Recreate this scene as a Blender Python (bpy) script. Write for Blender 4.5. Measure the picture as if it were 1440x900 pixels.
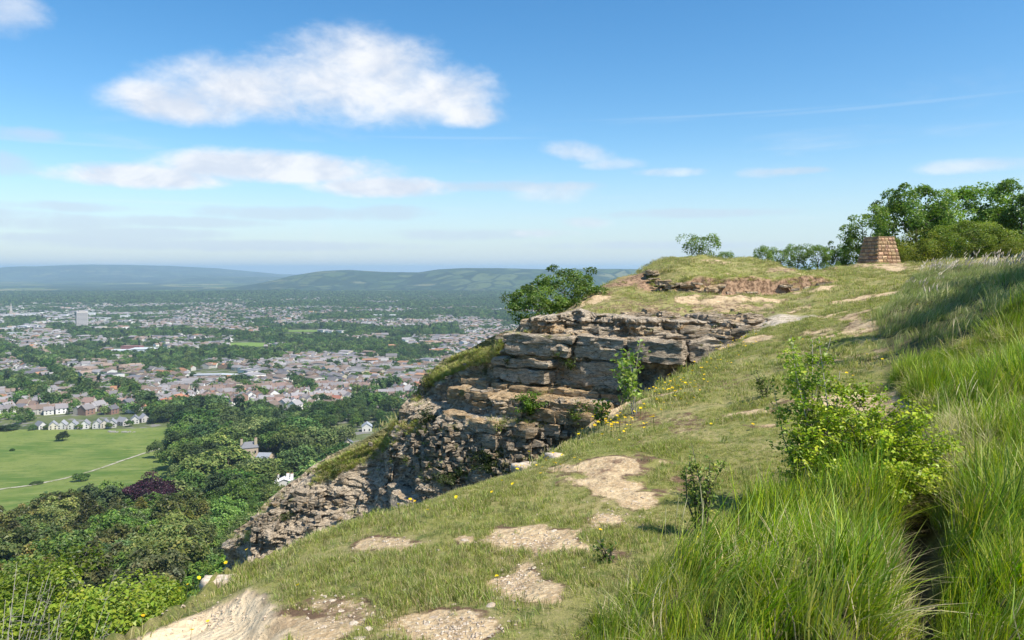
import bpy, math, random
import numpy as np

for _o in list(bpy.data.objects):
    bpy.data.objects.remove(_o)
SC = bpy.context.scene
COL = SC.collection
rad = math.radians

# ------------------------------------------------------------------ camera
F, U0, VH, EYE = 1050.0, 720.0, 378.0, 1.65      # focal length in photo pixels, principal column, horizon row, eye height
cam_d = bpy.data.cameras.new('camera')
cam = bpy.data.objects.new('camera', cam_d)
COL.objects.link(cam)
cam.location = (0, 0, EYE)
cam.rotation_euler = (rad(90), 0, 0)
cam_d.sensor_width = 36
cam_d.lens = 36 * F / 1440
cam_d.shift_y = -(450 - VH) / 1440
cam_d.clip_start = 0.1
cam_d.clip_end = 120000
SC.camera = cam

# ------------------------------------------------------------------ light
SUN_EL, SUN_AZ = 54.0, 122.0        # azimuth clockwise from the view direction
sun_d = bpy.data.lights.new('sun', 'SUN')
sun_d.energy = 5.0
sun_d.angle = rad(0.53)
sun_d.color = (1.0, 0.94, 0.84)
sun = bpy.data.objects.new('sun', sun_d)
COL.objects.link(sun)
sun.rotation_euler = (rad(90 - SUN_EL), 0, rad(180 - SUN_AZ))
SC.view_settings.view_transform = 'Standard'
SC.view_settings.look = 'None'
SC.view_settings.gamma = 1
SC.view_settings.exposure = 0.5
SC.cycles.max_bounces = 6
SC.cycles.diffuse_bounces = 3
SC.cycles.glossy_bounces = 2
SC.cycles.transmission_bounces = 3
SC.cycles.transparent_max_bounces = 8
SC.cycles.volume_bounces = 1
SC.cycles.caustics_reflective = False
SC.cycles.caustics_refractive = False

world = bpy.data.worlds.new('World')
SC.world = world
world.use_nodes = True
WT = world.node_tree


class NT:
    """small helper for building node trees"""
    def __init__(s, tree):
        s.t = tree
    def n(s, typ, **kw):
        nd = s.t.nodes.new(typ)
        for k, v in kw.items():
            setattr(nd, k, v)
        return nd
    def put(s, sock, v):
        if hasattr(v, 'links'):
            s.t.links.new(v, sock)
        elif v is not None:
            sock.default_value = v
    def m(s, op, a, b=None, c=None, clamp=False):
        nd = s.n('ShaderNodeMath', operation=op, use_clamp=clamp)
        for i, v in enumerate((a, b, c)):
            if v is not None:
                s.put(nd.inputs[i], v)
        return nd.outputs[0]
    def vm(s, op, a, b=None):
        nd = s.n('ShaderNodeVectorMath', operation=op)
        s.put(nd.inputs[0], a)
        if b is not None:
            s.put(nd.inputs[1], b)
        return nd.outputs[0]
    def noise(s, vec, scale, detail=4, rough=0.55, dist=0.0, out=0):
        nd = s.n('ShaderNodeTexNoise')
        if vec is not None:
            s.put(nd.inputs['Vector'], vec)
        nd.inputs['Scale'].default_value = scale
        nd.inputs['Detail'].default_value = detail
        nd.inputs['Roughness'].default_value = rough
        nd.inputs['Distortion'].default_value = dist
        return nd.outputs[out]
    def vor(s, vec, scale, feature='F1', rnd=1.0, out='Distance'):
        nd = s.n('ShaderNodeTexVoronoi', feature=feature)
        s.put(nd.inputs['Vector'], vec)
        nd.inputs['Scale'].default_value = scale
        nd.inputs['Randomness'].default_value = rnd
        return nd.outputs[out]
    def ramp(s, f, stops, interp='LINEAR'):
        nd = s.n('ShaderNodeValToRGB')
        s.put(nd.inputs[0], f)
        cr = nd.color_ramp
        cr.interpolation = interp
        while len(cr.elements) < len(stops):
            cr.elements.new(0.5)
        for e, (p, c) in zip(cr.elements, stops):
            e.position = p
            e.color = c if len(c) == 4 else (*c, 1)
        return nd.outputs[0]
    def mr(s, f, a, b, c=0.0, d=1.0, smooth=True):
        nd = s.n('ShaderNodeMapRange', interpolation_type='SMOOTHSTEP' if smooth else 'LINEAR')
        s.put(nd.inputs[0], f)
        for i, v in enumerate((a, b, c, d)):
            s.put(nd.inputs[i + 1], v)
        return nd.outputs[0]
    def mix(s, f, a, b, mode='MIX'):
        nd = s.n('ShaderNodeMix', data_type='RGBA', blend_type=mode)
        s.put(nd.inputs[0], f)
        for i, v in ((6, a), (7, b)):
            s.put(nd.inputs[i], (*v, 1) if isinstance(v, tuple) and len(v) == 3 else v)
        return nd.outputs[2]
    def attr(s, name, out=0, typ='GEOMETRY'):
        nd = s.n('ShaderNodeAttribute', attribute_name=name, attribute_type=typ)
        return nd.outputs[out]
    def bump(s, h, strength=0.5, dist=0.05, normal=None):
        nd = s.n('ShaderNodeBump')
        nd.inputs['Strength'].default_value = strength
        nd.inputs['Distance'].default_value = dist
        s.put(nd.inputs['Height'], h)
        if normal is not None:
            s.put(nd.inputs['Normal'], normal)
        return nd.outputs[0]


def build_world():
    WT.nodes.clear()
    w = NT(WT)
    out = w.n('ShaderNodeOutputWorld')
    bg = w.n('ShaderNodeBackground')
    WT.links.new(bg.outputs[0], out.inputs[0])
    sky = w.n('ShaderNodeTexSky', sky_type='NISHITA')
    sky.sun_disc = False
    sky.sun_elevation = rad(SUN_EL)
    sky.sun_rotation = rad(SUN_AZ)
    sky.altitude = 290
    sky.air_density = 1.0
    sky.dust_density = 0.6
    sky.ozone_density = 2.2
    bg.inputs[1].default_value = 0.092
    d = w.n('ShaderNodeTexCoord').outputs['Generated']
    sp = w.n('ShaderNodeSeparateXYZ')
    WT.links.new(d, sp.inputs[0])
    x, y, z = sp.outputs
    az = w.m('ARCTAN2', x, y)
    el = w.m('ARCSINE', z)
    # domain-warped direction for the cloud outlines
    cv = w.n('ShaderNodeCombineXYZ')
    w.put(cv.inputs[0], az)
    w.put(cv.inputs[1], w.m('MULTIPLY', el, 1.7))
    v = cv.outputs[0]
    n1 = w.noise(v, 5.0, 9, 0.60, 0.5)
    n2 = w.noise(v, 16.0, 8, 0.62, 0.2)
    n4 = w.noise(v, 42.0, 7, 0.66, 0.3)
    nw = w.m('ADD', w.m('ADD', w.m('MULTIPLY', w.m('SUBTRACT', n1, 0.5), 1.45), w.m('MULTIPLY', w.m('SUBTRACT', n2, 0.5), 1.5)), w.m('MULTIPLY', w.m('SUBTRACT', n4, 0.5), 0.4))

    def blob(u, vv, ru, rv, flat=1.0, tilt=0.0):
        """soft ellipse at a photo direction; flat < 1 squashes the underside"""
        a0 = math.atan((u - U0) / F)
        e0 = math.atan((VH - vv) / F * math.cos(a0))
        ra, re = ru / F * math.cos(a0) ** 2, rv / F * math.cos(a0)
        dx = w.m('DIVIDE', w.m('SUBTRACT', az, a0), ra)
        dy = w.m('DIVIDE', w.m('SUBTRACT', el, e0), re)
        if tilt:
            dy = w.m('SUBTRACT', dy, w.m('MULTIPLY', dx, tilt))
        if flat != 1.0:
            neg = w.m('MINIMUM', dy, 0.0)
            dy = w.m('ADD', w.m('MAXIMUM', dy, 0.0), w.m('DIVIDE', neg, flat))
        q = w.m('ADD', w.m('MULTIPLY', dx, dx), w.m('MULTIPLY', dy, dy))
        return w.m('SUBTRACT', 1.0, q)

    def cloud(blobs, soft, k, gain=1.0):
        m = None
        for b in blobs:
            bb = blob(*b)
            m = bb if m is None else w.m('SMOOTH_MAX', m, bb, 0.35)
        dens = w.m('ADD', w.m('ADD', m, 0.12), w.m('MULTIPLY', nw, k))
        return w.mr(dens, 0.0, soft, 0.0, gain), m

    big, bm = cloud([(500, 128, 205, 78, 0.72), (330, 132, 155, 58, 0.75), (600, 142, 118, 54, 0.7), (515, 92, 125, 56), (265, 150, 125, 40, 0.7), (655, 163, 66, 26, 0.7), (215, 135, 70, 30)], 1.25, 0.82, 0.98)
    low, lm = cloud([(395, 240, 190, 32, 0.6), (190, 250, 150, 25, 0.7), (540, 264, 110, 20, 0.8), (310, 232, 90, 22)], 0.95, 0.85, 0.93)
    sm, smm = cloud([(815, 216, 60, 20, 0.7, -0.4), (865, 232, 55, 14, 0.7), (775, 272, 65, 16), (940, 242, 70, 8), (1075, 243, 50, 10),
                     (1370, 234, 110, 14, 0.8), (5, 12, 75, 40),
                     (820, 313, 45, 10), (770, 328, 60, 8)], 1.4, 1.15, 0.62)
    # flat grey-blue strips low over the horizon and faint vapour trails
    st, _ = cloud([(60, 312, 170, 14), (420, 300, 170, 11), (200, 328, 150, 10), (560, 298, 70, 12), (20, 300, 90, 10), (10, 230, 60, 22), (660, 330, 120, 10), (330, 345, 300, 9), (900, 345, 200, 8), (700, 262, 160, 9), (980, 300, 160, 8), (30, 190, 70, 14), (1120, 240, 60, 7), (120, 335, 200, 9), (260, 312, 140, 9), (80, 290, 120, 9)], 1.2, 1.3, 0.6)
    tr, _ = cloud([(90, 201, 150, 3.4, 1.0, 0.35), (640, 194, 160, 2.8, 1.0, 0.25), (1250, 148, 260, 3.2, 1.0, 0.7), (1000, 162, 220, 2.4, 1.0, 0.5),
                   (250, 285, 190, 2.4)], 1.6, 0.5, 0.13)
    # thin cirrus everywhere, so that the sky goes on the same way outside the frame
    cz = w.m('MAXIMUM', z, 0.06)
    pv = w.n('ShaderNodeCombineXYZ')
    w.put(pv.inputs[0], w.m('DIVIDE', x, cz))
    w.put(pv.inputs[1], w.m('DIVIDE', y, cz))
    ci = w.mr(w.noise(pv.outputs[0], 0.55, 7, 0.62, 0.6), 0.53, 0.85, 0.0, 0.28)
    # top of a cloud stands in the sun, its underside sees the blue ground haze
    n3 = w.noise(v, 9.0, 8, 0.6, 0.8)
    lit = w.mr(w.m('ADD', w.m('MULTIPLY', n3, 1.0), w.m('MULTIPLY', n2, 0.6)), 0.62, 0.98)
    cw = w.mix(lit, (5.6, 6.15, 7.1), (7.6, 7.75, 8.0))
    cg = (4.9, 5.8, 6.9)
    hs = w.n('ShaderNodeHueSaturation')
    hs.inputs['Hue'].default_value = 0.496
    hs.inputs['Saturation'].default_value = 1.33
    hs.inputs['Value'].default_value = 1.36
    WT.links.new(sky.outputs[0], hs.inputs['Color'])
    base = w.mix(w.mr(el, -0.02, 0.17, 0.72, 0.0), hs.outputs[0], (4.5, 5.65, 6.8))
    c = w.mix(ci, base, cw)
    c = w.mix(tr, c, (7.3, 7.8, 8.3))
    c = w.mix(st, c, cg)
    c = w.mix(sm, c, cw)
    c = w.mix(low, c, cw)
    c = w.mix(big, c, cw)
    WT.links.new(c, bg.inputs[0])


build_world()
HAZE_DENSITY = 7.2e-5
HAZE_COLOR = (0.60, 0.80, 1.0)

# ------------------------------------------------------------------ numbers
def hsh(ix, iy, iz, seed=0):
    h = (ix.astype(np.int64) * 374761393 + iy.astype(np.int64) * 668265263 + iz.astype(np.int64) * 2147483647 + seed * 974711) & 0xFFFFFFFF
    h = ((h ^ (h >> 13)) * 1274126177) & 0xFFFFFFFF
    h = ((h ^ (h >> 15)) * 2246822519) & 0xFFFFFFFF
    return ((h ^ (h >> 16)) & 0xFFFFFF) / float(0xFFFFFF)


def vn(x, y, z=None, seed=0):
    x = np.asarray(x, float); y = np.asarray(y, float)
    z = np.zeros_like(x) if z is None else np.asarray(z, float)
    ix, iy, iz = np.floor(x), np.floor(y), np.floor(z)
    fx, fy, fz = x - ix, y - iy, z - iz
    fx, fy, fz = fx * fx * (3 - 2 * fx), fy * fy * (3 - 2 * fy), fz * fz * (3 - 2 * fz)
    r = 0
    for dx in (0, 1):
        wx = fx if dx else 1 - fx
        for dy in (0, 1):
            wy = fy if dy else 1 - fy
            for dz in (0, 1):
                wz = fz if dz else 1 - fz
                r = r + wx * wy * wz * hsh(ix + dx, iy + dy, iz + dz, seed)
    return r * 2 - 1


def fbm(x, y, z=None, o=4, seed=0, g=0.5):
    r, a, f = 0, 1.0, 1.0
    for i in range(o):
        r = r + a * vn(x * f, y * f, None if z is None else z * f, seed + i * 17)
        a *= g; f *= 2.03
    return r


def sst(a, b, x):
    t = np.clip((x - a) / (b - a), 0, 1)
    return t * t * (3 - 2 * t)


def px(u, v, d):
    """the point at distance d (along the view) seen at photo pixel u, v"""
    return np.array([(u - U0) / F * d, d, EYE - (v - VH) / F * d])


def proj(x, y, z):
    return U0 + F * x / y, VH + F * (EYE - z) / y


# ------------------------------------------------------------------ objects
def link(name, me, mat=None, parent=None, loc=(0, 0, 0), rot=(0, 0, 0), scale=(1, 1, 1)):
    o = bpy.data.objects.new(name, me)
    COL.objects.link(o)
    if mat is not None and me is not None and not me.materials:
        for mm in (mat if isinstance(mat, (list, tuple)) else [mat]):
            me.materials.append(mm)
    o.location = loc; o.rotation_euler = rot; o.scale = scale
    if parent is not None:
        o.parent = parent
    return o


def tag(o, label=None, cat=None, group=None, kind=None):
    for k, v in (('label', label), ('category', cat), ('group', group), ('kind', kind)):
        if v:
            o[k] = v
    return o


def thing(name, label, cat, loc=(0, 0, 0), rz=0, group=None):
    o = link(name, None, None, None, loc, (0, 0, rz))
    return tag(o, label, cat, group)


def copy_tree(o, parent=None):
    c = o.copy()
    COL.objects.link(c)
    c.parent = parent
    for ch in o.children:
        copy_tree(ch, c)
    return c


def mesh(name, V, Fc, smooth=False, fattr=None, vattr=None, fcol=None, mats=None):
    """V (n,3); Fc: array (m,k) or list of such arrays of one face size each"""
    me = bpy.data.meshes.new(name)
    V = np.asarray(V, np.float32)
    if not isinstance(Fc, list):
        Fc = [Fc]
    Fc = [np.asarray(f, np.int32) for f in Fc if len(f)]
    me.vertices.add(len(V))
    me.vertices.foreach_set('co', V.ravel())
    nl = sum(f.size for f in Fc); nf = sum(len(f) for f in Fc)
    me.loops.add(nl)
    me.polygons.add(nf)
    me.loops.foreach_set('vertex_index', np.concatenate([f.ravel() for f in Fc]))
    tot = np.concatenate([np.full(len(f), f.shape[1], np.int32) for f in Fc])
    st = np.concatenate([[0], np.cumsum(tot)[:-1]]).astype(np.int32)
    me.polygons.foreach_set('loop_start', st)
    me.polygons.foreach_set('loop_total', tot)
    me.polygons.foreach_set('use_smooth', np.full(nf, bool(smooth)))
    if mats is not None:
        me.polygons.foreach_set('material_index', np.asarray(mats, np.int32))
    for k, a in (vattr or {}).items():
        a = np.asarray(a, np.float32)
        if a.ndim == 1:
            me.attributes.new(k, 'FLOAT', 'POINT').data.foreach_set('value', a)
        else:
            me.attributes.new(k, 'FLOAT_VECTOR', 'POINT').data.foreach_set('vector', a.ravel())
    for k, a in (fattr or {}).items():
        me.attributes.new(k, 'FLOAT', 'FACE').data.foreach_set('value', np.asarray(a, np.float32))
    if fcol is not None:
        c = np.ones((nf, 4), np.float32); c[:, :3] = fcol
        me.attributes.new('tint', 'FLOAT_COLOR', 'FACE').data.foreach_set('color', c.ravel())
    me.update(calc_edges=True)
    me.validate()
    return me


def grid_faces(nx, ny):
    i = np.arange(nx * ny).reshape(ny, nx)
    return np.stack([i[:-1, :-1], i[:-1, 1:], i[1:, 1:], i[1:, :-1]], -1).reshape(-1, 4)


class Bag:
    """collects boxes, tubes and polygons into one mesh with a colour per face"""
    def __init__(s):
        s.v, s.f, s.c, s.n = [], {}, {}, 0
    def add(s, V, faces, col=(1, 1, 1)):
        V = np.asarray(V, float)
        for f in faces:
            s.f.setdefault(len(f), []).append([i + s.n for i in f])
            s.c.setdefault(len(f), []).append(col)
        s.v.append(V); s.n += len(V)
    def box(s, x0, x1, y0, y1, z0, z1, col=(1, 1, 1), bottom=True):
        V = [(x0, y0, z0), (x1, y0, z0), (x1, y1, z0), (x0, y1, z0), (x0, y0, z1), (x1, y0, z1), (x1, y1, z1), (x0, y1, z1)]
        Fs = [(0, 1, 5, 4), (1, 2, 6, 5), (2, 3, 7, 6), (3, 0, 4, 7), (4, 5, 6, 7)] + ([(3, 2, 1, 0)] if bottom else [])
        s.add(V, Fs, col)
    def tube(s, pts, radii, n=6, col=(1, 1, 1), cap=True):
        pts = np.asarray(pts, float)
        rings = []
        for i in range(len(pts)):
            t = pts[min(i + 1, len(pts) - 1)] - pts[max(i - 1, 0)]
            t = t / (np.linalg.norm(t) + 1e-9)
            a = np.cross(t, (0, 0, 1) if abs(t[2]) < 0.9 else (1, 0, 0)); a /= np.linalg.norm(a)
            b = np.cross(t, a)
            k = np.arange(n) * 2 * math.pi / n
            rings.append(pts[i] + radii[i] * (np.cos(k)[:, None] * a + np.sin(k)[:, None] * b))
        V = np.concatenate(rings)
        Fs = []
        for i in range(len(pts) - 1):
            for j in range(n):
                q = (j + 1) % n
                Fs.append((i * n + j, i * n + q, (i + 1) * n + q, (i + 1) * n + j))
        if cap:
            Fs.append(tuple((len(pts) - 1) * n + j for j in range(n)))
        s.add(V, Fs, col)
    def make(s, name, smooth=False):
        ks = sorted(s.f)
        col = np.concatenate([np.asarray(s.c[k], float) for k in ks])
        return mesh(name, np.concatenate(s.v), [np.asarray(s.f[k]) for k in ks], smooth, fcol=col)


# ------------------------------------------------------------------ materials
def material(name, col, rough=0.8, spec=0.3, bump=None, translucent=None):
    """col / bump / translucent: functions of the NT helper that return a socket or a value"""
    m = bpy.data.materials.new(name)
    m.use_nodes = True
    t = m.node_tree
    t.nodes.clear()
    w = NT(t)
    out = w.n('ShaderNodeOutputMaterial')
    p = w.n('ShaderNodeBsdfPrincipled')
    c = col(w) if callable(col) else col
    w.put(p.inputs['Base Color'], (*c, 1) if isinstance(c, tuple) else c)
    w.put(p.inputs['Roughness'], rough(w) if callable(rough) else rough)
    p.inputs['Specular IOR Level'].default_value = spec
    if bump:
        t.links.new(bump(w), p.inputs['Normal'])
    if translucent:
        tb = w.n('ShaderNodeBsdfTranslucent')
        k = w.mix(1.0, c if not isinstance(c, tuple) else (*c, 1), (1.15, 1.35, 0.5, 1), 'MULTIPLY')
        t.links.new(k, tb.inputs[0])
        ms = w.n('ShaderNodeMixShader')
        ms.inputs[0].default_value = translucent
        t.links.new(p.outputs[0], ms.inputs[1])
        t.links.new(tb.outputs[0], ms.inputs[2])
        t.links.new(ms.outputs[0], out.inputs[0])
    else:
        t.links.new(p.outputs[0], out.inputs[0])
    return m


def obj_co(w):
    return w.n('ShaderNodeTexCoord').outputs['Object']


def wpos(w):
    return w.n('ShaderNodeNewGeometry').outputs['Position']


def tinted(w):
    """per-face colour with a slight difference from object to object"""
    r = w.n('ShaderNodeObjectInfo').outputs['Random']
    hs = w.n('ShaderNodeHueSaturation')
    w.put(hs.inputs['Value'], w.mr(r, 0, 1, 0.8, 1.2, False))
    w.put(hs.inputs['Hue'], w.mr(w.m('FRACT', w.m('MULTIPLY', r, 7.3)), 0, 1, 0.487, 0.513, False))
    w.put(hs.inputs['Color'], w.attr('tint'))
    return hs.outputs[0]


def leafy(w):
    """leaf colour that differs from tree to tree"""
    r = w.n('ShaderNodeObjectInfo').outputs['Random']
    hs = w.n('ShaderNodeHueSaturation')
    w.put(hs.inputs['Value'], w.mr(r, 0, 1, 0.68, 1.45, False))
    w.put(hs.inputs['Hue'], w.mr(w.m('FRACT', w.m('MULTIPLY', r, 7.3)), 0, 1, 0.478, 0.518, False))
    w.put(hs.inputs['Saturation'], w.mr(w.m('FRACT', w.m('MULTIPLY', r, 3.7)), 0, 1, 0.85, 1.1, False))
    w.put(hs.inputs['Color'], w.attr('tint'))
    return hs.outputs[0]


M_SHRUB = material('shrub_leaf', lambda w: w.attr('tint'), 0.45, 0.35, translucent=0.36)
M_LEAF = material('leaf', leafy, 0.45, 0.35, translucent=0.34)
M_FAR_LEAF = material('far_leaf', leafy, 0.7, 0.15, translucent=0.2)
M_BLADE = material('blade', leafy, 0.5, 0.3, translucent=0.38)
M_PETAL = material('petal', tinted, 0.6, 0.2, translucent=0.25)
M_BARK = material('bark', lambda w: w.mix(w.noise(obj_co(w), 9, 5), (0.055, 0.045, 0.035), (0.17, 0.145, 0.12)), 0.9, 0.1,
                  bump=lambda w: w.bump(w.noise(obj_co(w), 30, 5), 0.6, 0.02))
M_PALE_BARK = material('pale_bark', lambda w: w.mix(w.noise(obj_co(w), 15, 5), (0.22, 0.20, 0.17), (0.42, 0.39, 0.34)), 0.9, 0.1)
M_BUILD = material('painted_render_and_tile', lambda w: w.mix(w.mr(w.noise(wpos(w), 0.9, 4), 0.3, 0.7, 0.0, 0.35), tinted(w), w.mix(1.0, tinted(w), (0.6, 0.58, 0.55, 1), 'MULTIPLY')), 0.8, 0.2)
M_WINDOW = material('window_glass', (0.03, 0.035, 0.045), 0.15, 0.5)

# ------------------------------------------------------------------ terrain
VR = np.array([0, 12, 22, 40, 60, 150, 300, 400, 450, 560, 700, 900, 1500, 2500, 4000, 8000, 30000], float)
VZ = np.array([-9, -12, -17, -29, -42, -80, -117, -127, -133, -140, -150, -157, -175, -190, -200, -206, -210], float)


def valley(x, y):
    r = np.hypot(x, y)
    z = np.interp(r, VR, VZ)
    k = sst(60, 400, r)
    return z + k * (fbm(x / 260., y / 260., o=2, seed=5) * 2.0) * sst(9000, 2500, r) + (1 - k) * fbm(x / 14., y / 14., o=3, seed=9) * 1.0


def gp(u, v):
    """where the valley floor is seen at photo pixel u, v (numbers or arrays)"""
    u, v = np.broadcast_arrays(np.asarray(u, float), np.asarray(v, float))
    d = np.full(u.shape, 500.0)
    for _ in range(40):
        z = valley((u - U0) / F * d, d)
        d = 0.5 * d + 0.5 * (EYE - z) * F / (v - VH)
    return np.stack([(u - U0) / F * d, d, z], -1)


def world2(pts):
    return np.array([px(*p)[:2] for p in pts])


# the line of the cliff top, from the notch where it meets the path slope to the end of the spur (pixel, pixel, distance)
LIP = [(1075, 452, 20.3), (1000, 470, 20.6), (940, 477, 20.7), (880, 468, 21.2), (810, 461, 22), (740, 467, 22.6), (700, 484, 23.6), (655, 500, 24.8),
       (612, 522, 26), (592, 553, 26.2), (560, 604, 26.4), (500, 632, 26.6), (450, 656, 27), (400, 692, 27.2), (345, 747, 27.2)]
LIPW = np.array([px(*p) for p in LIP])
CREST = [(80, 892, 3.45), (180, 870, 3.8), (262, 838, 4.15), (335, 805, 4.6), (350, 772, 5.2), (420, 750, 5.6), (500, 730, 6.0), (590, 712, 6.5), (680, 690, 7.2), (740, 655, 8.0), (800, 620, 9.0),
         (850, 590, 10.2), (900, 560, 11.6), (950, 528, 13.4), (1000, 500, 15.6), (1040, 476, 18), (1072, 458, 19.8)]
CRESTW = np.array([px(*p) for p in CREST])
CTRL = [(400, 900, 3.35), (720, 900, 3.3), (720, 760, 4.65), (560, 790, 4.45), (900, 720, 5.2), (900, 620, 7.6), (800, 650, 7.0), (980, 560, 9.6), (620, 730, 5.3),
        (1060, 500, 13.5), (1100, 520, 11.5), (1120, 460, 18.5), (1180, 440, 20), (1170, 415, 27), (1190, 400, 30), (1237, 377, 40), (1200, 378, 39),
        (1000, 435, 26), (900, 440, 25), (1100, 428, 26), (780, 447, 27), (735, 466, 25.5), (850, 407, 31.5), (800, 440, 29), (880, 425, 28), (905, 384, 33), (940, 420, 28.5), (1060, 415, 28),
        (1230, 470, 13.5), (1205, 500, 11.5), (1262, 408, 24), (1275, 396, 30), (1300, 420, 17.5), (1320, 408, 20), (1360, 400, 15.5), (1440, 402, 12), (1440, 425, 9.2), (1330, 470, 10.5), (1260, 530, 9),
        (1440, 560, 6.5), (1380, 520, 8.2), (1300, 600, 6.6), (1230, 620, 6.6), (1150, 690, 5.4), (1000, 745, 4.7), (1000, 860, 3.4), (1200, 860, 3.3), (1290, 830, 3.5), (1400, 760, 3.7), (1440, 690, 4.4), (1440, 900, 2.9)]


def build_rbf():
    pts = [px(*p) for p in CTRL] + list(LIPW) + list(CRESTW)
    # the mound: pixel rows are lowered by the height of the earth step, which is added back as a step
    for u, v, d in [(925, 364, 38), (1000, 366, 39), (1100, 370, 41), (940, 388, 31.4), (1000, 391, 31.5), (1080, 394, 31.8)]:
        p = px(u, v, d); p[2] -= 0.72; pts.append(p)
    pts += [np.array(p) for p in [(0, 0, 0), (-1.6, 0, -.05), (2, 0, 0), (5, 0, .8), (9, 2, 1.8), (14, 8, 2.8), (20, 16, 2.6), (30, 30, 2.8), (0, -5, .1), (10, -5, 2.2), (-4, -4, -.4),
                                  (24, 44, 1.6), (12, 50, .8), (26, 60, .9), (40, 60, 1.6), (40, 10, 3), (34, 42, 2.0), (8, 44, .6), (17, 36, 1.75), (18, 26, 1.9),
                                  (-10.5, 30, -8.2), (-4.5, 29, -4.1), (-1, 28.5, -1.5)]]
    A = np.array(pts)
    D = np.linalg.norm(A[:, None, :2] - A[None, :, :2], axis=-1)
    n = len(A)
    K = np.zeros((n + 3, n + 3))
    K[:n, :n] = -D - np.eye(n) * 0.02
    K[:n, n] = 1; K[:n, n + 1:] = A[:, :2]
    K[n, :n] = 1; K[n + 1:, :n] = A[:, :2].T
    w = np.linalg.solve(K, np.concatenate([A[:, 2], np.zeros(3)]))
    return A[:, :2], w


RB_P, RB_W = build_rbf()


def rbf(x, y):
    s = x.shape
    x = x.ravel(); y = y.ravel()
    r = RB_W[-3] + RB_W[-2] * x + RB_W[-1] * y
    for (a, b), w in zip(RB_P, RB_W):
        r = r - w * np.hypot(x - a, y - b)
    return r.reshape(s)


def poly_sd(x, y, P, closed=True):
    """signed distance to a polygon (positive inside) or plain distance and side for an open line"""
    n = len(P)
    best = np.full(x.shape, 1e9)
    ins = np.zeros(x.shape, bool)
    side = np.ones(x.shape)
    for i in range(n if closed else n - 1):
        a, b = P[i], P[(i + 1) % n]
        e = b - a
        t = np.clip(((x - a[0]) * e[0] + (y - a[1]) * e[1]) / (e @ e + 1e-12), 0, 1)
        dx, dy = x - a[0] - t * e[0], y - a[1] - t * e[1]
        d = np.hypot(dx, dy)
        if closed:
            c = ((a[1] > y) != (b[1] > y)) & (x < (b[0] - a[0]) * (y - a[1]) / (b[1] - a[1] + 1e-12) + a[0])
            ins ^= c
        else:
            s = np.sign(e[0] * (y - a[1]) - e[1] * (x - a[0]))
            side = np.where(d < best, s, side)
        best = np.minimum(best, d)
    return np.where(ins, best, -best) if closed else (best, side)


_back = world2([(735, 466, 27.8), (770, 440, 30), (850, 402, 34), (905, 378, 37.5)])
PLATEAU = np.concatenate([np.array([(-5, -5), (-3.2, 1.5)]), CRESTW[:, :2], LIPW[:, :2] + np.stack([np.full(len(LIPW), .12), np.clip(np.arange(len(LIPW)) * .45, .1, .95)], -1),
                          np.array([(-9.3, 28.0), (-7.2, 28.2), (-5.4, 28.1), (-3.9, 27.9), (-2.2, 27.5), (-.6, 27.2)]), _back, np.array([(7.5, 46), (8, 70), (70, 75), (70, -8)])])
SCARP = np.array([px(*p)[:2] for p in [(915, 392, 33.2), (922, 399, 31.6), (938, 400, 30.7), (960, 398, 30.3), (1010, 400, 30.2), (1090, 403, 30.4), (1150, 404, 30.6), (1200, 398, 31.5)]])
SAND = world2([(60, 915, 3.2), (80, 890, 3.5), (180, 868, 3.85), (258, 846, 4.1), (300, 838, 4.2), (345, 838, 4.2), (372, 860, 3.95), (392, 900, 3.45), (392, 940, 3.1), (60, 960, 2.9)])


GULLY = world2([(1262, 600, 6.9), (1285, 650, 5.6), (1290, 700, 4.85), (1293, 780, 3.95), (1298, 900, 2.95), (1302, 990, 2.4)])


def H_raw(x, y):
    x = np.asarray(x, float); y = np.asarray(y, float)
    z = rbf(x, y)
    # earth step in front of the mound
    d, s = poly_sd(x, y, SCARP, False)
    along = sst(SCARP[0, 0] - 0.6, SCARP[0, 0] + 1.6, x) * sst(SCARP[-1, 0] + .3, SCARP[-1, 0] - 2.8, x + 0 * y)
    wob = d * s + fbm(x / 0.9, y / 0.9, o=3, seed=31) * 0.22
    up = sst(-0.05, 0.32, wob) * np.where(y > 30, 1, sst(29, 30.3, y))
    z = z + 0.72 * up * along * sst(60, 42, y)
    # sand hollow by the path
    sd = poly_sd(x, y, SAND)
    z = z - 0.13 * sst(-0.03, 0.16, sd + 0.03 * fbm(x / .12, y / .12, o=2, seed=3))
    gd, _ = poly_sd(x, y, GULLY, False)
    z = z - 0.17 * sst(.20, .03, gd) + 0.07 * sst(.55, .25, gd) * sst(.15, .3, gd)
    # lumps, hummocks and terracettes
    r = np.hypot(x, y)
    z = z + fbm(x / 1.7, y / 1.7, o=4, seed=41) * 0.07 * sst(0.5, 4, r) + fbm(x / 0.45, y / 0.45, o=3, seed=43) * (0.016 + 0.03 * sst(9, 18, r))
    z = z + np.maximum(0, fbm(x / 2.4, y / 1.1, o=3, seed=47) - 0.15) * 0.16 * sst(19, 26, y)
    return z


def H(x, y, full=False):
    x = np.asarray(x, float); y = np.asarray(y, float)
    z = H_raw(x, y)
    sd = poly_sd(x, y, PLATEAU)
    o = np.maximum(0, -sd - 0.03)
    drop = np.where(o < 0.4, 2.2 * o * o, 0.352 + (o - 0.4) * 3.2)
    # rounded turf edge
    z = z - 0.10 * sst(0.35, 0.0, sd) * (sd >= -0.2)
    z = np.maximum(z - drop, valley(x, y) + 0.3 - 4 * sst(14, 30, o))
    return (z, sd) if full else z


HG = {}


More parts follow.
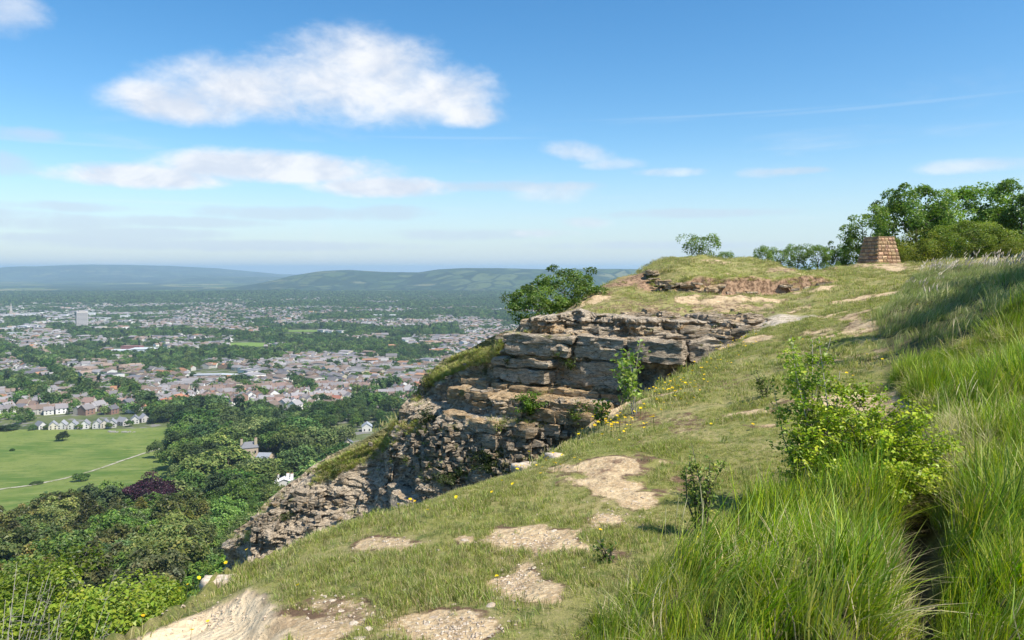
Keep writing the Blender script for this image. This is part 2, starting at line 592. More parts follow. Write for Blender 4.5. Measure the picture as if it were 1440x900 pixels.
def hq(x, y):
    """height looked up on the grid of the finished hillside"""
    xs, ys, Z = HG['xs'], HG['ys'], HG['Z']
    x = np.clip(np.asarray(x, float), xs[0], xs[-1] - 1e-6); y = np.clip(np.asarray(y, float), ys[0], ys[-1] - 1e-6)
    i = np.clip(np.searchsorted(xs, x, 'right') - 1, 0, len(xs) - 2); j = np.clip(np.searchsorted(ys, y, 'right') - 1, 0, len(ys) - 2)
    a = (x - xs[i]) / (xs[i + 1] - xs[i]); b = (y - ys[j]) / (ys[j + 1] - ys[j])
    return (Z[j, i] * (1 - a) + Z[j, i + 1] * a) * (1 - b) + (Z[j + 1, i] * (1 - a) + Z[j + 1, i + 1] * a) * b


def hit(u, v, lo=1.2, hi=60.0, n=3000):
    d = np.linspace(lo, hi, n)
    x = (u - U0) / F * d; z = EYE - (v - VH) / F * d
    h = hq(x, d)
    k = np.nonzero(h > z)[0]
    i = k[0] if len(k) else n - 1
    return np.array([x[i], d[i], h[i]])


def hits(L, **kw):
    return np.array([hit(u, v, **kw) for u, v in L])


# zones on the hill
TALL = [world2(q) for q in (
    [(790, 990, 2.75), (835, 915, 3.3), (900, 860, 3.7), (985, 800, 4.2), (1060, 755, 4.65), (1120, 690, 5.5), (1200, 640, 6.4), (1275, 625, 6.5), (1268, 700, 4.9), (1270, 800, 3.75), (1272, 960, 2.75)],
    [(1322, 960, 2.6), (1318, 860, 3.3), (1325, 760, 3.9), (1322, 680, 4.9), (1310, 610, 6.4), (1290, 570, 7.5), (1255, 535, 9), (1225, 478, 13.4), (1235, 455, 15), (1262, 412, 22), (1285, 396, 28), (1330, 380, 30), (1500, 360, 20), (2300, 380, 9), (2900, 900, 2.2)])]
BARE = [  # pixel centre, pixel radii, strength
    (752, 764, 62, 15, 1.0), (815, 772, 34, 10, .9), (728, 815, 40, 28, 1.0), (640, 886, 75, 26, 1.0), (858, 732, 44, 9, .85), (895, 704, 20, 14, .8), (545, 768, 42, 9, .7), (655, 760, 14, 5, 1),
    (900, 590, 40, 10, .35), (960, 600, 20, 20, .45), (490, 862, 50, 16, .55), (430, 886, 40, 16, .7), (1000, 540, 60, 10, .3), (1130, 470, 60, 10, .25), (1205, 452, 20, 16, .6), (850, 780, 30, 12, .5),
    (1030, 428, 70, 12, .55), (880, 432, 60, 16, .4), (800, 448, 50, 14, .5), (1250, 375, 45, 5, .6), (1120, 378, 60, 4, .5), (940, 690, 30, 9, .4), (900, 640, 14, 20, .4)]


def bare_mask(x, y):
    z = H_raw(x, y)
    yy = np.maximum(y, 0.5)
    u, v = proj(x, yy, z)
    m = np.zeros(x.shape)
    n = fbm(x / .42, y / .42, o=5, seed=77, g=.62) * 0.85
    for a, b, ra, rb, s in BARE:
        q = 1 - np.hypot((u - a) / ra, (v - b) / rb)
        m = np.maximum(m, s * sst(-0.5, 0.45, q + n * 1.0))
    m = m * (y > 1)
    g = sst(0.45, 0.85, fbm(x / 1.6, y / 1.6, o=5, seed=83, g=.6)) * 0.75
    sand = sst(-0.06, 0.06, poly_sd(x, y, SAND) + 0.035 * fbm(x / .1, y / .1, o=3, seed=3))
    return np.clip(np.maximum(np.maximum(m, g), sand), 0, 1), sand


def tall_mask(x, y):
    m = np.zeros(x.shape)
    for P in TALL:
        m = np.maximum(m, sst(-0.12, 0.15, poly_sd(x, y, P) + 0.08 * fbm(x / .4, y / .4, o=2, seed=15)))
    return m


def hill_colour(w):
    p = wpos(w)
    bare, sand, tall, earth = (w.attr(k, 2) for k in ('bare', 'sand', 'tall', 'earth'))
    n1, n2, n3 = w.noise(p, 1.1, 5), w.noise(p, 7, 6, .65), w.noise(p, 45, 5, .7)
    turf = w.mix(w.mr(n1, .38, .62), (0.22, 0.22, 0.062), (0.31, 0.27, 0.115))
    turf = w.mix(w.mr(n2, .45, .68), turf, (0.12, 0.15, 0.04))
    turf = w.mix(w.mr(n3, .5, .75), turf, (0.36, 0.295, 0.16))
    soil = w.mix(w.mr(n2, .35, .65), (0.40, 0.28, 0.155), (0.61, 0.46, 0.27))
    soil = w.mix(w.mr(n3, .45, .7), soil, (0.66, 0.54, 0.36))
    soil = w.mix(w.m('MULTIPLY', w.mr(w.noise(p, 5.5, 6, .65), .5, .62), .55), soil, (0.40, 0.28, 0.165))
    soil = w.mix(w.mr(w.noise(p, 3.1, 5), .58, .72), soil, (0.20, 0.125, 0.08))
    sandc = w.mix(w.mr(n2, .3, .7), (0.66, 0.51, 0.32), (0.80, 0.66, 0.45))
    sandc = w.mix(w.mr(n3, .55, .75), sandc, (0.50, 0.39, 0.25))
    red = w.mix(w.mr(n2, .38, .62), (0.12, 0.07, 0.04), (0.40, 0.26, 0.16))
    red = w.mix(w.mr(n3, .55, .7), red, (0.42, 0.36, 0.29))
    c = w.mix(w.mr(w.m('ADD', bare, w.m('MULTIPLY', w.m('SUBTRACT', n3, .5), .5)), .35, .6), turf, soil)
    rim = w.m('MULTIPLY', w.mr(bare, .16, .34), w.mr(bare, .72, .5))
    c = w.mix(w.m('MULTIPLY', rim, w.mr(n2, .42, .6)), c, (0.15, 0.095, 0.06))
    c = w.mix(sand, c, sandc)
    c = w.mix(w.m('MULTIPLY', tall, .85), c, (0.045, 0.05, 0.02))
    c = w.mix(earth, c, red)
    c = w.mix(w.attr('ditch', 2), c, (0.085, 0.065, 0.038))  # shade under the overhanging grass, painted dark into the ditch floor
    st = w.mix(w.mr(n2, .35, .6), (0.30, 0.25, 0.19), (0.56, 0.48, 0.37))
    c = w.mix(w.m('MULTIPLY', w.attr('stony', 2), w.mr(n2, .3, .45)), c, st)
    return c


def hill_bump(w):
    p = wpos(w)
    return w.bump(w.m('ADD', w.noise(p, 14, 8, .7), w.m('MULTIPLY', w.vor(p, 26), w.m('MULTIPLY', w.attr('bare', 2), 0.5))), 0.9, 0.035)


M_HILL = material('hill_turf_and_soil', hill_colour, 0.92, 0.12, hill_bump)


def tensor_axis(segs):
    a = [segs[0][0]]
    for lo, hi, st in segs:
        a += list(np.linspace(lo, hi, max(2, int(round((hi - lo) / st)) + 1))[1:])
    return np.array(a)


def build_hill():
    xs = tensor_axis([(-22, -12, .5), (-12, -3.6, .16), (-3.6, 4.5, .045), (4.5, 9, .09), (9, 18, .15), (18, 40, .6), (40, 90, 3)])
    ys = tensor_axis([(-8, 1.5, .4), (1.5, 3, .1), (3, 8, .045), (8, 16, .08), (16, 30, .12), (30, 34, .07), (34, 44, .2), (44, 90, 2)])
    X, Y = np.meshgrid(xs, ys)
    Z, sd = H(X, Y, True)
    HG.update(xs=xs, ys=ys, Z=Z)
    bare, sand = bare_mask(X, Y)
    tall = tall_mask(X, Y)
    d, s = poly_sd(X, Y, SCARP, False)
    gz = np.gradient(Z, ys, axis=0)
    gx = np.gradient(Z, xs, axis=1)
    slope = np.hypot(gz, gx)
    earth = np.maximum(sst(.75, 1.3, slope) * (sd > -0.2) * (Y > 20), sst(.9, .25, d + .2 * fbm(X, Y, o=3, seed=4)) * sst(0.06, -0.1, d * s) * sst(SCARP[-1, 0] + .3, SCARP[-1, 0] - 4, X) * (Y > 20))
    er = px(890, 392, 32.4)
    earth = np.maximum(earth, sst(1.5, .4, np.hypot((X - er[0]) / 1.1, (Y - er[1]) / 1.5) + .5 * fbm(X / .8, Y / .8, o=3, seed=8)))
    earth = np.maximum(earth, sst(1.2, 2.2, slope) * (sd <= -0.2) * 0.0)
    HG.update(bare=bare, tall=tall, sd=sd, earth=earth, slope=slope)
    lipd, _ = poly_sd(X, Y, LIPW[:9, :2], False)
    stony = sst(1.7, .7, lipd + .5 * fbm(X / .7, Y / .7, o=4, seed=14)) * (Y > 19) * (X > -1)
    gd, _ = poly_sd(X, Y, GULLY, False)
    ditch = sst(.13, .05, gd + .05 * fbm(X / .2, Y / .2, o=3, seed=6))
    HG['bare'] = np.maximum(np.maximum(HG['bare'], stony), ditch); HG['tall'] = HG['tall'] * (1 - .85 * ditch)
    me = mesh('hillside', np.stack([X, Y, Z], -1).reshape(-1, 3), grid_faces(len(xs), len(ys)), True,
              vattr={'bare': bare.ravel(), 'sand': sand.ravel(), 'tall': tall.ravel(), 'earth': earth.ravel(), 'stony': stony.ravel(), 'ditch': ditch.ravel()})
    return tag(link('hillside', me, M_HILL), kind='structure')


build_hill()


# ------------------------------------------------------------------ valley, far hills, haze
def valley_colour(w):
    p = wpos(w)
    sp = w.n('ShaderNodeSeparateXYZ'); w.t.links.new(p, sp.inputs[0])
    flat = w.n('ShaderNodeCombineXYZ'); w.put(flat.inputs[0], sp.outputs[0]); w.put(flat.inputs[1], sp.outputs[1])
    f = flat.outputs[0]
    r = w.n('ShaderNodeVectorMath', operation='LENGTH'); w.put(r.inputs[0], f)
    far = w.mr(r.outputs['Value'], 3800, 5600)
    n = w.noise(f, .012, 6, .6)
    garden = w.mix(w.mr(n, .4, .6), (0.06, 0.085, 0.03), (0.12, 0.14, 0.055))
    garden = w.mix(w.mr(w.noise(f, .06, 4), .52, .62), garden, (0.20, 0.19, 0.17))
    cell = w.vor(f, .0026, out='Color')
    cs = w.n('ShaderNodeSeparateColor'); w.t.links.new(cell, cs.inputs[0])
    field = w.ramp(cs.outputs[0], [(0, (.05, .09, .025)), (.3, (.10, .15, .04)), (.55, (.16, .19, .06)), (.75, (.045, .075, .025)), (.9, (.26, .24, .10))], 'CONSTANT')
    edge = w.mr(w.vor(f, .0026, 'DISTANCE_TO_EDGE'), .03, .06)
    field = w.mix(edge, (0.022, 0.04, 0.018), field)
    wood = w.mr(w.noise(f, .0011, 6, .65), .47, .55)
    field = w.mix(wood, field, (0.024, 0.045, 0.02))
    wood_near = w.mr(r.outputs['Value'], 430, 330)
    c = w.mix(far, garden, field)
    return w.mix(wood_near, c, (0.035, 0.05, 0.02))


M_VALLEY = material('valley_ground', valley_colour, 0.95, 0.1)


def build_valley():
    # one sheet out to the horizon, finer towards the hill
    rs = np.concatenate([np.linspace(3, 40, 16), np.geomspace(46, 30000, 110)])
    an = np.linspace(-math.pi, math.pi, 289)
    R, A = np.meshgrid(rs, an)
    X, Y = R * np.sin(A), R * np.cos(A)
    hill = np.maximum(0, X) * sst(200, 20, R) * 0
    Z = valley(X, Y) + hill
    Z[:, 0] = -9
    me = mesh('valley_floor', np.stack([X, Y, Z], -1).reshape(-1, 3), grid_faces(len(rs), len(an))[:, ::-1], True)
    tag(link('valley_floor', me, M_VALLEY), kind='structure')


build_valley()


def distant(w):
    p = wpos(w)
    n = w.noise(p, .0022, 6, .6)
    cell = w.vor(p, .0045, out='Color')
    cs = w.n('ShaderNodeSeparateColor'); w.t.links.new(cell, cs.inputs[0])
    field = w.ramp(cs.outputs[0], [(0, (.04, .07, .03)), (.35, (.065, .10, .038)), (.6, (.09, .12, .048)), (.85, (.14, .15, .07))], 'CONSTANT')
    field = w.mix(w.mr(w.vor(p, .0045, 'DISTANCE_TO_EDGE'), .04, .1), (0.02, 0.04, 0.018), field)
    field = w.mix(w.mr(n, .40, .50), (0.024, 0.045, 0.022), field)
    return w.mix(w.mr(w.noise(p, .02, 4), .55, .68), field, (0.026, 0.045, 0.022))


M_DISTANT = material('distant_hill', distant, 0.95, 0.05)


def ridge(profile, d, depth, front, base=-212.0, seed=0, rough=6.0):
    """a range of hills whose top line is given as (pixel column, pixel row) at distance d"""
    us = np.array([p[0] for p in profile], float); vs = np.array([p[1] for p in profile], float)
    nx, ny = 200, 46
    uu = np.linspace(us[0], us[-1], nx)
    top = EYE - (np.interp(uu, us, vs) - VH) / F * d
    X, Y = np.meshgrid((uu - U0) / F * d, np.concatenate([np.linspace(-front, 0, ny - 8), np.linspace(depth / 8, depth, 8)]))
    T = np.broadcast_to(top, X.shape)
    q = np.where(Y <= 0, sst(-1, 0, Y / front + .28 * fbm(X / (front * .45), Y / (front * .45), o=3, seed=seed) * sst(0, -.4, Y / front)), sst(depth, 0, Y) ** .5)
    lump = fbm(X / (d * .035), (Y + d) / (d * .035), o=4, seed=seed + 3) * rough
    Z = base + (T - base) * q + lump * sst(0, .35, q) * sst(1.0, .55, q) * 3
    P = np.stack([X * (1 + Y / d * 0.0), Y + d, Z], -1).reshape(-1, 3)
    me = mesh('distant_hill', P, grid_faces(nx, ny), True)
    return tag(link('distant_hill', me, M_DISTANT), kind='structure')


ridge([(-420, 400), (-300, 391), (-100, 386), (0, 381), (40, 376), (80, 373.5), (130, 372), (180, 372.5), (240, 374), (300, 377), (360, 383), (400, 387.5), (460, 393), (520, 399)], 17500, 2500, 5200, seed=3, rough=8)
ridge([(170, 402), (230, 393), (290, 389), (350, 389), (400, 390), (450, 395), (500, 403)], 13500, 1500, 2600, seed=23, rough=5)
ridge([(340, 405), (390, 396), (420, 387), (455, 381), (490, 379.5), (540, 382.5), (590, 383), (615, 379), (650, 377), (700, 377), (760, 378.5), (800, 378), (860, 378), (950, 379), (1100, 378), (1300, 380), (1500, 384), (1800, 396)],
      8600, 2500, 2600, seed=13, rough=7)


def build_haze():
    m = bpy.data.materials.new('haze')
    m.use_nodes = True
    t = m.node_tree
    t.nodes.clear()
    out = t.nodes.new('ShaderNodeOutputMaterial')
    v = t.nodes.new('ShaderNodeVolumePrincipled')
    v.inputs['Color'].default_value = (*HAZE_COLOR, 1)
    v.inputs['Density'].default_value = HAZE_DENSITY
    v.inputs['Anisotropy'].default_value = 0.2
    t.links.new(v.outputs[0], out.inputs['Volume'])
    b = Bag()
    b.box(-32000, 32000, -32000, 32000, -215, 110)
    o = link('haze', b.make('haze'), m)
    tag(o, kind='stuff')


build_haze()

# ------------------------------------------------------------------ limestone cliff
def rock_colour(w):
    p = wpos(w)
    g = w.n('ShaderNodeNewGeometry')
    fresh = w.attr('fresh', 2)
    st = w.n('ShaderNodeMapping'); w.t.links.new(p, st.inputs[0]); st.inputs['Scale'].default_value = (1, 1, 3.2)
    s = st.outputs[0]
    n1, n2, n3 = w.noise(s, 1.3, 6, .62), w.noise(s, 5.5, 7, .68, .6), w.noise(p, 26, 6, .7)
    grey = w.mix(w.mr(n2, .36, .66), (0.38, 0.305, 0.22), (0.68, 0.565, 0.42))
    grey = w.mix(w.mr(n3, .58, .72), grey, (0.66, 0.58, 0.46))
    grey = w.mix(w.mr(n3, .42, .30), grey, (0.075, 0.066, 0.055))
    buff = w.mix(w.mr(n2, .35, .65), (0.42, 0.28, 0.145), (0.62, 0.46, 0.28))
    buff = w.mix(w.mr(n3, .55, .72), buff, (0.60, 0.50, 0.36))
    f = w.mr(w.m('ADD', fresh, w.m('MULTIPLY', w.m('SUBTRACT', n1, .5), 1.3)), .42, .72)
    c = w.mix(f, grey, buff)
    r = w.n('ShaderNodeObjectInfo').outputs['Random']
    hs = w.n('ShaderNodeHueSaturation'); w.put(hs.inputs['Color'], c); w.put(hs.inputs['Value'], w.mr(r, 0, 1, .82, 1.25, False))
    ck = w.n('ShaderNodeTexVoronoi', feature='DISTANCE_TO_EDGE'); w.put(ck.inputs['Vector'], w.vm('ADD', s, w.vm('MULTIPLY', w.noise(p, 3, 5, .6, out=1), (.5, .5, .5)))); ck.inputs['Scale'].default_value = 2.6
    crack = w.mix(w.m('MULTIPLY', w.mr(ck.outputs['Distance'], .028, .008), .75), hs.outputs[0], (0.05, 0.042, 0.034))
    hs = type('o', (), {'outputs': [crack]})
    # moss and turf crumbs in a few patches
    return w.mix(w.m('MULTIPLY', w.m('MAXIMUM', w.mr(w.noise(p, 2.2, 5, .6), .60, .70), w.attr('turf', 2)), .8), hs.outputs[0], (0.17, 0.18, 0.05))


def rock_bump(w):
    p = wpos(w)
    st = w.n('ShaderNodeMapping'); w.t.links.new(p, st.inputs[0]); st.inputs['Scale'].default_value = (1, 1, 3.0)
    h = w.m('ADD', w.m('MULTIPLY', w.noise(st.outputs[0], 6, 9, .72), 1.3), w.m('MULTIPLY', w.vor(st.outputs[0], 4.2), .7))
    h = w.m('ADD', h, w.m('MULTIPLY', w.noise(p, 34, 6, .75), .5))
    return w.bump(h, 1.0, 0.13)


M_ROCK = material('weathered_limestone', rock_colour, 0.93, 0.12, rock_bump)
M_STONE = material('pale_limestone', lambda w: w.mix(w.mr(w.noise(wpos(w), 22, 6, .7), .35, .7), (0.40, 0.31, 0.22), (0.66, 0.57, 0.45)), 0.9, 0.15,
                   bump=lambda w: w.bump(w.noise(wpos(w), 60, 7, .7), .8, .01))

# lip resampled along its length
_seg = np.linalg.norm(np.diff(LIPW[:, :2], axis=0), axis=1)
_S = np.concatenate([[0], np.cumsum(_seg)])
LIP_U = np.array([p[0] for p in LIP], float)
_wrap = np.array([(-9.85, 27.8, -8.3), (-10.0, 28.9, -8.8)])
CL = np.concatenate([LIPW, _wrap])
CS = np.concatenate([[0], np.cumsum(np.linalg.norm(np.diff(CL[:, :2], axis=0), axis=1))])
CU = np.concatenate([LIP_U, [344, 343]])
CLEN = CS[-1]


def lip_at(s):
    P = np.stack([np.interp(s, CS, CL[:, k]) for k in range(3)], -1)
    e = 0.5
    T = np.stack([np.interp(s + e, CS, CL[:, k]) - np.interp(s - e, CS, CL[:, k]) for k in range(2)], -1)
    T = T / (np.linalg.norm(T, axis=-1, keepdims=True) + 1e-9)
    N = np.stack([-T[..., 1], T[..., 0]], -1)        # the lip runs to the left, so this points out of the rock towards the gully
    return P, T, N, np.interp(s, CS, CU)


def s_of_u(u):
    return np.interp(-u, -CU, CS)


BEDS = [0.0, .10, .22, .34, .98, 1.08, 1.78, 1.88, 2.12, 2.34, 2.72, 3.10, 3.55, 4.05, 4.65, 5.2, 5.9, 6.6, 7.4, 8.2]   # depth of the bedding planes under z = 0.05
ZB = 0.05


def face_off(s, z, u):
    """how far the rock stands out from the lip line at height z"""
    b = lambda lo, hi, w=18: sst(lo - w, lo + w, u) * sst(hi + w, hi - w, u)
    o = 0.16 * (ZB - z)
    o = o + 0.75 * b(672, 865) * sst(-1.92, -2.1, z) + 0.35 * b(690, 830) * sst(-2.62, -2.72, z)
    o = o - 0.30 * b(770, 905) * sst(-2.6, -2.7, z) + 0.25 * b(890, 1010) * sst(-.2, -.4, z) * sst(-1.15, -1.0, z)
    o = o + 0.5 * b(560, 720) * sst(-2.75, -3.0, z) + 0.9 * b(640, 760, 40) * sst(-5.0, -6.6, z)
    o = o + 0.35 * np.clip(-4.5 - z, 0, 4) * b(330, 600, 50) + 0.25 * np.clip(-5 - z, 0, 3)
    o = o + .75 * b(572, 690, 26) * sst(-2.4, -4.6, z)
    return o * (1 - .8 * sst(400, 345, u)) + .1 * sst(400, 345, u)


def turf_zone(u):
    return np.maximum(sst(585, 622, u) * sst(708, 690, u), sst(462, 500, u) * sst(578, 562, u))


def turf_cap(u, depth):
    """the turf on the spur slopes back from the rock edge to the crest"""
    return -turf_zone(u) * .6 * sst(.5, 0, depth)


def build_cliff():
    ns, nt = 560, 210
    s = np.linspace(-1.2, CLEN, ns)
    t = np.linspace(-0.05, 1, nt) ** 1.0
    P, T, N, u = lip_at(s)
    top = P[:, 2] + 0.0 - 0.6 * sst(2.4, -.9, s) + .05 * fbm(s / .5, s * 0, o=3, seed=67)
    bot = np.minimum(top - 3.6, -9.6)
    Z = top[None] + (bot - top)[None] * t[:, None]
    S = np.broadcast_to(s, Z.shape); Uu = np.broadcast_to(u, Z.shape)
    off = face_off(S, Z, Uu)
    # beds: each steps in or out by its own amount, with joints cut between blocks
    bed = np.searchsorted(BEDS, ZB - Z.ravel() + 0.06 * vn(S.ravel() * .8, S.ravel() * 0, seed=4)).reshape(Z.shape)
    off = off + (hsh(bed, bed * 0, bed * 0, 5) - .5) * .22
    q = S / (0.35 + .5 * hsh(bed, bed * 0, bed * 0, 8)) + hsh(bed, bed * 0, bed * 0, 9) * 7 + .35 * fbm(S, Z, o=3, seed=12)
    cell = np.floor(q)
    off = off + (hsh(cell, bed, bed * 0, 13) - .5) * .20
    jt = np.minimum(q - cell, 1 + cell - q)
    off = off - .10 * sst(.07, .0, jt)
    off = off + fbm(S * 1.1, Z * 1.6, o=5, seed=6) * .14 + fbm(S * 4.5, Z * 7, o=4, seed=7) * .055
    off = off + np.abs(fbm(S * 2.2, Z * 2.6, o=3, seed=21)) * -.12
    off = off - 0.05 - .15 * sst(.0, .02, t[:, None]) * 0
    # thin laminae and chipped facets
    lam = np.floor((ZB - Z) / .055 + .5 * vn(S * .7, S * 0, seed=3))
    off = off + (hsh(lam, np.floor(S / .45 + hsh(lam, lam * 0, lam * 0, 2) * 5), lam * 0, 77) - .5) * .10
    fx, fz = np.floor(S / .16 + .8 * vn(Z * 3, S, seed=5)), np.floor(Z / .10 + .8 * vn(S * 3, Z, seed=6))
    off = off + (hsh(fx, fz, fx * 0, 91) - .5) * .11
    rough = 1 - .75 * turf_zone(Uu) * sst(.8, .5, top[None] - Z)
    off = face_off(S, Z, Uu) + (off - face_off(S, Z, Uu)) * rough + turf_cap(Uu, top[None] - Z) - (.12 + .45 * np.clip(.5 + .7 * fbm(S / .9, S * 0, o=3, seed=66), 0, 1)) * sst(.34, 0, top[None] - Z) * (1 - turf_zone(Uu))
    off[0] = -0.7
    X = P[None, :, 0] + N[None, :, 0] * off
    Y = P[None, :, 1] + N[None, :, 1] * off
    fresh = .15 + .5 * hsh(bed, bed * 0, bed * 0, 31) * sst(620, 700, Uu) * sst(-3.3, -2.4, Z) - .25 * sst(600, 520, Uu)
    fresh = np.where((bed == 5) | (bed == 7) | (bed == 8), .62, fresh) * sst(600, 690, Uu) + .12
    turfy = turf_zone(Uu) * sst(.50, .28, top[None] - Z + .3 * fbm(S * 1.2, Z * 2, o=3, seed=55))
    me = mesh('limestone_cliff', np.stack([X, Y, Z], -1).reshape(-1, 3), grid_faces(ns, nt)[:, ::-1], False, vattr={'fresh': fresh.ravel(), 'turf': turfy.ravel()})
    return tag(link('limestone_cliff', me, M_ROCK), kind='structure')


CLIFF = build_cliff()


def rock_mesh(name, w, d, h, seed, n=(7, 4, 5), rough=.09, fresh=.2, round_=.22):
    """a block of limestone: a box with worn edges, bedding grooves and a broken face (front is -y)"""
    V, Fs, idx = [], [], {}
    nx, ny, nz = n
    def vid(i, j, k):
        if (i, j, k) not in idx:
            idx[(i, j, k)] = len(V)
            V.append((i / nx - .5, j / ny - .5, k / nz - .5))
        return idx[(i, j, k)]
    for a, b, na, nb, mk in ((0, 1, nx, ny, lambda i, j, e: (i, j, nz * e)), (0, 2, nx, nz, lambda i, j, e: (i, ny * e, j)), (1, 2, ny, nz, lambda i, j, e: (nx * e, i, j))):
        for e in (0, 1):
            for i in range(na):
                for j in range(nb):
                    q = [vid(*mk(i, j, e)), vid(*mk(i + 1, j, e)), vid(*mk(i + 1, j + 1, e)), vid(*mk(i, j + 1, e))]
                    flip = (e == 0) if (a, b) != (0, 2) else (e == 1)
                    Fs.append(q[::-1] if flip else q)
    V = np.array(V)
    c = V * 2
    rr = np.linalg.norm(c, axis=1, keepdims=True)
    big = np.max(np.abs(c), axis=1, keepdims=True)
    V = V * (1 - round_ * np.clip((rr / big - 1.0), 0, 1))
    V = V * np.array([w, d, h])
    so = seed * 3.71
    nrm = c / (rr + 1e-6)
    m = min(w, h) ** .5
    dis = fbm(V[:, 0] * 1.6 / m + so, V[:, 1] * 1.6 / m, V[:, 2] * 2.4 / m, o=4, seed=seed) * rough * m + vn(V[:, 2] * 0 + seed, V[:, 0] * .8, V[:, 2] * 9, seed=seed + 5) * rough * .45 * m
    cx, cz = np.floor(V[:, 0] / .21 + so + .6 * vn(V[:, 2] * 3, V[:, 0] * 2, seed=seed)), np.floor(V[:, 2] / .09 + .6 * vn(V[:, 0] * 3, V[:, 2], seed=seed))
    dis = dis + (hsh(cx, cz, np.floor(V[:, 1] / .3), seed) - .5) * rough * .9 * m
    V = V + nrm * dis[:, None]
    V = V + np.stack([fbm(V[:, 0] * 3 + so, V[:, 1] * 3, V[:, 2] * 3, o=2, seed=seed + k) for k in (1, 2, 3)], -1) * rough * .35 * m
    return mesh(name, V, np.array(Fs), True, vattr={'fresh': np.full(len(V), fresh) + .35 * np.clip(c[:, 2], 0, 1) * (fresh > .1)})


def sharp(o, deg=24):
    o.data.polygons.foreach_set('use_smooth', np.ones(len(o.data.polygons), bool))
    o.data.set_sharp_from_angle(angle=rad(deg))


